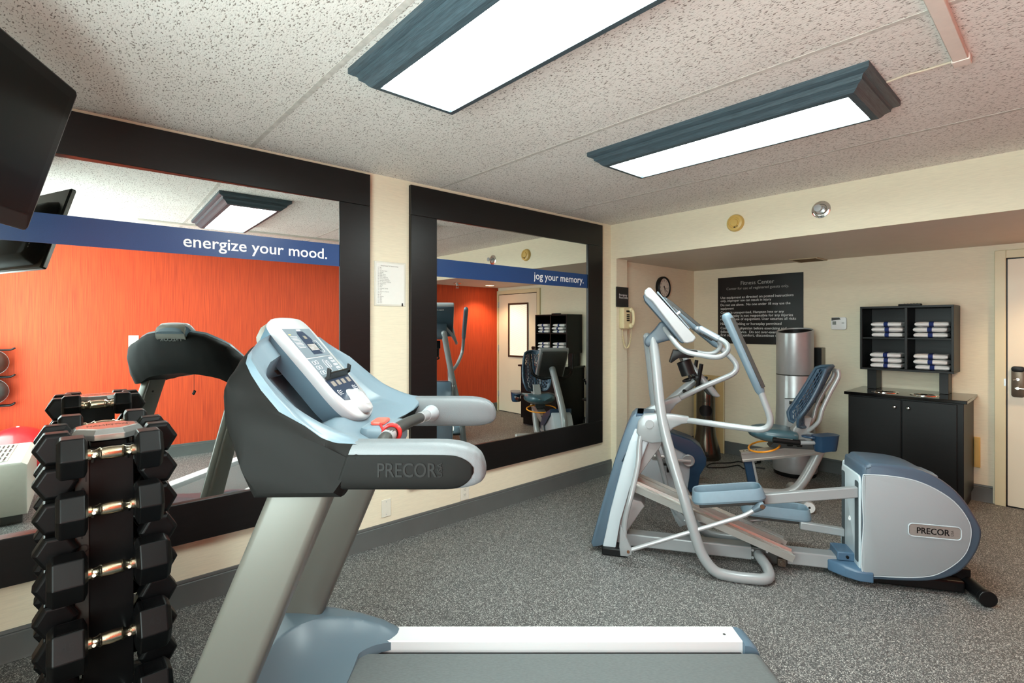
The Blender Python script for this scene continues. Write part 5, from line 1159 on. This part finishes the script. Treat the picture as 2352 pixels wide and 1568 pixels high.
# ---------------- dumbbell rack ----------------
RX, RY = 0.147, 2.53
t = thing('dumbbell_rack', 'tall black four-sided dumbbell tower with an eight-sided chrome cap', 'dumbbell rack', (RX, RY, 0))
b = BM(); bb(b, -0.055, 0.055, -0.075, 0.075, 0.02, 1.04); obj('column', b, M_BLACK, t, bevel=0.004)
for s in (1, -1):
    b = BM(); bb(b, -0.075, 0.075, s*0.076, s*0.082, 0.03, 1.02); pt = obj('face_plate', b, M_RUBBER, t, bevel=0.002)
    b = BM(); bb(b, s*0.056, s*0.062, -0.07, 0.07, 0.03, 1.02); obj('side_plate', b, M_RUBBER, t, bevel=0.002)
b = BM(); bb(b, -0.098, -0.060, -0.092, -0.088, 0.30, 1.0); lp = obj('letter_plate', b, mat('dark_grey_plate', (66, 65, 62), 0.35, 0.3), t)
for i, ch in enumerate('HAMPTON'):
    text('letter', ch, TM((-0.092, -0.0925, 0.90-i*0.052)), None, mat('plate_letter_grey', (20, 20, 20), 0.4), lp, height=0.032, bold=0.01, depth=0.0006)
for a in (45, 135, 225, 315):
    b = BM(); d = Vector((math.cos(math.radians(a)), math.sin(math.radians(a)), 0)); tube(b, fillet([d*0.05+Vector((0, 0, 0.10)), d*0.14+Vector((0, 0, 0.05)), d*0.26+Vector((0, 0, 0.022))], 0.04), 0.022, 10); obj('foot', b, M_BLACK, t)
b = BM(); R = []
for r_, z_ in ((0.104, 1.045), (0.118, 1.047), (0.119, 1.068), (0.102, 1.085), (0.092, 1.087)):
    R.append([(r_*math.cos(PI/8+PI/4*k), r_*math.sin(PI/8+PI/4*k), z_) for k in range(8)])
rings(b, R); cp = obj('octagon_cap', b, mat('mirror_acrylic_cap', (176, 176, 174), 0.2, 0.7, var=0.1, scale=14), t, smooth=0, bevel=0.002)
text('cap_lettering', 'HAMPTON', TM((0, -0.012, 1.0872), rx=0, rz=0), 0.125, mat('cap_letter', (120, 116, 110), 0.3, 0.6), cp, height=0.03, depth=0.0006, align='CENTER', bold=0.01)
def dumbbell(name_len, L_, hd_len, hd_d, num=None):
    t = thing('dumbbell', '', 'dumbbell')
    for s in (1, -1):
        b = BM(); R = []
        x0 = s*(L_/2-hd_len); x1 = s*L_/2; rr = hd_d/math.sqrt(3)
        for x_, k in ((x0, 0.72), (x0+s*hd_len*0.10, 1.0), (x1-s*hd_len*0.14, 1.0), (x1, 0.80)):
            R.append([(x_, rr*k*math.cos(PI/3*q), rr*k*math.sin(PI/3*q)) for q in range(6)])
        rings(b, R); h = obj('head', b, M_RUBBER, t, smooth=0, bevel=0.004)
        if num:
            b = BM(); xm = (x0+x1)/2; yw = hd_d*0.26
            zt = hd_d/2
            for a_ in ((xm-0.032, xm-0.029, -yw, yw), (xm+0.029, xm+0.032, -yw, yw), (xm-0.032, xm+0.032, -yw, -yw+0.003), (xm-0.032, xm+0.032, yw-0.003, yw)): bb(b, a_[0], a_[1], a_[2], a_[3], zt, zt+0.0012)
            obj('number_frame', b, M_RUBBER, h, smooth=0)
            text('weight_number', num, basis((xm-0.002, -0.012, zt), (1, 0, 0), (0, 1, 0), (0, 0, 1)), None, mat('raised_rubber', (16, 16, 17), 0.5, spec=0.25), h, height=0.028, depth=0.0015, align='CENTER', bold=0.02)
            # the same number on the two upper front facets
            c3, s3 = math.cos(PI/3), math.sin(PI/3)
            for sg in (-1, 1):
                nrm = (0, sg*s3, c3); yv = (0, -sg*c3*(1 if sg < 0 else 1), s3) if sg < 0 else (0, -c3, s3); xv = (1, 0, 0) if sg < 0 else (-1, 0, 0)
                text('weight_number', num, basis((xm, sg*(hd_d/2*s3)-yv[1]*0.014, hd_d/2*c3-yv[2]*0.014), xv, yv, nrm), None, MATS['raised_rubber'], h, height=0.028, depth=0.0015, align='CENTER', bold=0.02)
    b = BM(); hl = L_/2-hd_len
    pf = [(0.0005, -hl-0.005), (0.0195, -hl-0.005), (0.0195, -hl+0.010), (0.016, -hl+0.014), (0.0172, -hl+0.026), (0.0220, -hl+0.032), (0.0240, -hl+0.036), (0.0205, -hl+0.040), (0.0230, 0), (0.0205, hl-0.040), (0.0240, hl-0.036), (0.0220, hl-0.032), (0.0172, hl-0.026), (0.016, hl-0.014), (0.0195, hl-0.010), (0.0195, hl+0.005), (0.0005, hl+0.005)]
    lathe(b, pf, 20, axis='x'); obj('handle', b, mat('chrome_handle', (220, 205, 178), 0.16, 1.0, var=0.08, scale=90, bump=0.25, bscale=500), t)
    return t
ordn = ['top', 'second', 'third', 'fourth', 'lowest']
fz = [(1.017, 0.300, 0.082, 0.138, None), (0.818, 0.305, 0.086, 0.142, None), (0.598, 0.350, 0.108, 0.150, None), (0.352, 0.350, 0.108, 0.158, '45'), (0.110, 0.36, 0.112, 0.160, '50')]
for i, (z_, L_, hl, hd_, nm) in enumerate(fz):
    d = dumbbell(0, L_, hl, hd_, nm); d.location = (RX, RY-0.2, z_)
    d['label'] = 'black hex dumbbell with bright chrome handle, %s on the side facing the camera' % ordn[i]; d['group'] = 'dumbbells on the rack'
bz = [(1.055, 0.29, 0.078, 0.112, None), (0.85, 0.29, 0.08, 0.12, None), (0.63, 0.30, 0.085, 0.13, None), (0.40, 0.32, 0.09, 0.14, None), (0.15, 0.33, 0.095, 0.145, None)]
for i, (z_, L_, hl, hd_, nm) in enumerate(bz):
    d = dumbbell(0, L_, hl, hd_, nm); d.location = (RX, RY+0.205, z_)
    d['label'] = 'black hex dumbbell on the rack side facing the mirror, %s of five' % ordn[i]; d['group'] = 'dumbbells on the rack'
sm = dumbbell(0, 0.27, 0.074, 0.112, None)
o8 = ['topmost', 'second', 'third', 'fourth', 'fifth', 'sixth', 'seventh', 'lowest']
for s, nm in ((1, 'right'), (-1, 'left')):
    for k in range(8):
        dup(sm, (RX+s*0.15, RY+0.012, 1.035-0.121*k), PI/2, 'smaller black hex dumbbell on the %s side of the rack, %s of eight' % (nm, o8[k]), 'dumbbells on the rack')
for ch in list(sm.children):
    for g in list(ch.children): bpy.data.objects.remove(g)
    bpy.data.objects.remove(ch)
bpy.data.objects.remove(sm)
# hooks that carry the bars
b = BM()
for z_, *_ in fz:
    for dx in (-0.05, 0.05):
        b = BM(); tube(b, fillet([(dx, -0.08, z_-0.045), (dx, -0.178, z_-0.03), (dx, -0.195-0.025, z_-0.003)], 0.03, 5), 0.006, 8); obj('saddle_hook', b, M_CHROME, t)

# ---------------- television ----------------
W3 = Vector((0.42, 0.907, 0)).normalized(); FH = Vector((0.907, -0.42, 0)).normalized(); ph = math.radians(16.5)
HV = Vector((0, 0, 1))*math.cos(ph)+FH*math.sin(ph); NVt = FH*math.cos(ph)-Vector((0, 0, 1))*math.sin(ph)
TR_ = Vector((0.055, 2.295, 2.275)); tw, th_ = 0.86, 0.505
TC = TR_-W3*tw/2-HV*th_/2
t = thing('television', 'black flat television hung high at the left, tilted down, switched off', 'television', TC)
def tv(u, v, n): return W3*u+HV*v+NVt*n
def tvr(b, loops): rings(b, [[tv(u*k, v*k2, n) for u, v in rrect(tw, th_, 0.012, 3)] for k, k2, n in loops])
b = BM(); tvr(b, [(0.985, 0.97, -0.03), (1, 1, -0.022), (1, 1, -0.004), (0.990, 0.983, 0.0)]); obj('bezel', b, mat('black_gloss_bezel', (7, 7, 8), 0.35, var=0.05, spec=0.25), t, smooth=30)
b = BM(); rings(b, [[tv(u, v, n) for u, v in ((-tw/2+0.035, -th_/2+0.055), (tw/2-0.035, -th_/2+0.055), (tw/2-0.035, th_/2-0.035), (-tw/2+0.035, th_/2-0.035))] for n in (-0.001, 0.0015)]); obj('screen', b, mat('dark_screen', (4, 4, 4), 0.35, var=0.0, spec=0.2), t, smooth=0)
b = BM(); rings(b, [[tv(u, v, n) for u, v in ((-tw/2+0.01, -th_/2+0.004), (tw/2-0.01, -th_/2+0.004), (tw/2-0.03, -th_/2+0.05), (-tw/2+0.03, -th_/2+0.05))] for n in (0.0, 0.002)]); obj('lower_trim', b, mat('warm_black_trim', (30, 27, 26), 0.4, spec=0.3), t, smooth=0)
b = BM(); rings(b, [[tv(tw/2-0.001+x, v, n) for x, n in ((0, -0.02), (0.004, -0.018), (0.004, -0.002), (0, 0.0))] for v in (-th_/2+0.01, th_/2-0.01)]); obj('side_trim', b, mat('grey_side_trim', (150, 152, 150), 0.3, 0.5), t)
b = BM(); rings(b, [[tv(u*k, -0.03+v*k2, n) for u, v in rrect(tw*0.9, th_*0.8, 0.05, 4)] for k, k2, n in ((1, 1, -0.025), (0.92, 0.9, -0.065), (0.8, 0.75, -0.085))]); bk = obj('rear_cover', b, mat('matte_black_rear', (6, 6, 7), 0.6, spec=0.15), t, smooth=30)
b = BM()
for k in range(8): p = [tv(tw*0.30+dx, -0.14+k*0.018+dv, n) for n in (-0.072, -0.079) for dx, dv in ((0, 0), (0.07, 0), (0.07, 0.008), (0, 0.008))]; rings(b, [p[:4], p[4:]])
obj('vent_slots', b, mat('vent_grey', (96, 98, 98), 0.4), bk, smooth=0)
b = BM(); m0 = tv(0, 0, -0.08); box(b, m0, (0.05, 0.2, 0.2), FH.to_track_quat('X', 'Z').to_matrix().to_4x4()); wp = Vector((XL+0.02, 2.15, 2.12))-TC
tube(b, [m0, m0*0.5+wp*0.5+Vector((0, 0, 0.0)), wp], 0.02, 10); br = obj('mount_arm', b, M_BLACK, t)
b = BM(); box(b, wp-Vector((0.012, 0, 0)), (0.014, 0.12, 0.25)); obj('mount_plate', b, M_BLACK, br, bevel=0.003)

# ---------------- wall air conditioner, balls ----------------
t = thing('air_conditioner', 'cream through-wall air conditioner with top grille, seen in the left mirror', 'air conditioner', (-0.5, 0.575, 0))
b = BM(); pillow(b, [(-0.245, 0.07), (0.25, 0.07), (0.25, 0.44), (0.215, 0.465), (-0.245, 0.465)], -0.425, 0.425, 0.012); obj('cabinet', b, mat('ivory_enamel', (206, 206, 194), 0.4, var=0.02), t, smooth=30)
b = BM(); bb(b, -0.10, 0.13, -0.36, 0.36, 0.4655, 0.467); gl = obj('grille_recess', b, M_CHAR, t, smooth=0)
for k in range(9):
    b = BM(); bb(b, -0.095+k*0.027, -0.083+k*0.027, -0.36, 0.36, 0.467, 0.472); obj('grille_bar', b, M_OFFW, gl, smooth=0)
for k in range(5):
    b = BM(); bb(b, -0.10, 0.13, -0.352+k*0.174, -0.344+k*0.174, 0.467, 0.473); obj('grille_rib', b, M_OFFW, gl, smooth=0)
for s in (1, -1):
    b = BM(); bb(b, 0.10, 0.22, s*0.33, s*0.38, 0.0, 0.07); obj('leg', b, mat('grey_stand', (84, 84, 82), 0.5), t, bevel=0.004)
b = BM(); ball(b, (0, 0, 0), 0.270, u=48, v=32); xb = obj('ball_skin', b, mat('red_vinyl', (206, 34, 40), 0.3, var=0.03, scale=3, coat=0.3), None, smooth=80)
t = thing('exercise_ball', 'large red inflatable exercise ball near the orange wall, seen in the left mirror', 'exercise ball', (-0.41, -0.315, 0.2705)); xb.parent = t
b = BM(); cyl(b, (0, 0, 0.2685), (0, 0, 0.2735), 0.012, n=16); obj('plug', b, M_WHITE, t)
t = thing('medicine_ball_rack', 'black medicine ball tree with short arms in the corner, seen in the left mirror', 'rack', (-0.71, -0.54, 0))
b = BM(); cyl(b, (0, 0, 0.0), (0, 0, 1.45), 0.02, n=16); obj('post', b, M_BLACK, t)
for z_ in (0.735, 1.005, 1.26):
    for dy in (-0.03, 0.05):
        b = BM(); tube(b, fillet([(0, 0, z_), (0.08, dy, z_-0.01), (0.24, dy+0.02, z_-0.01), (0.265, dy+0.02, z_+0.008)], 0.03), 0.008, 8); obj('arm', b, M_BLACK, t)
for z_, lb, cc in ((0.865, 'dark grey medicine ball on the lower tier of the ball tree', (60, 58, 56)), (1.135, 'dark brown medicine ball on the middle tier of the ball tree', (70, 46, 38))):
    t = thing('medicine_ball', lb, 'medicine ball', (-0.60, -0.475, z_), 0, 'medicine balls on the tree'); b = BM(); ball(b, (0, 0, 0), 0.118, u=32, v=20); obj('ball_skin', b, mat('ball_rubber_%d' % cc[0], cc, 0.5, var=0.05), t, smooth=80)
    b = BM(); tube(b, [(0.1185*math.cos(2*PI*k/40), 0, 0.1185*math.sin(2*PI*k/40)) for k in range(40)], 0.0025, 6, loop=True); obj('seam_band', b, M_STEEL, t)
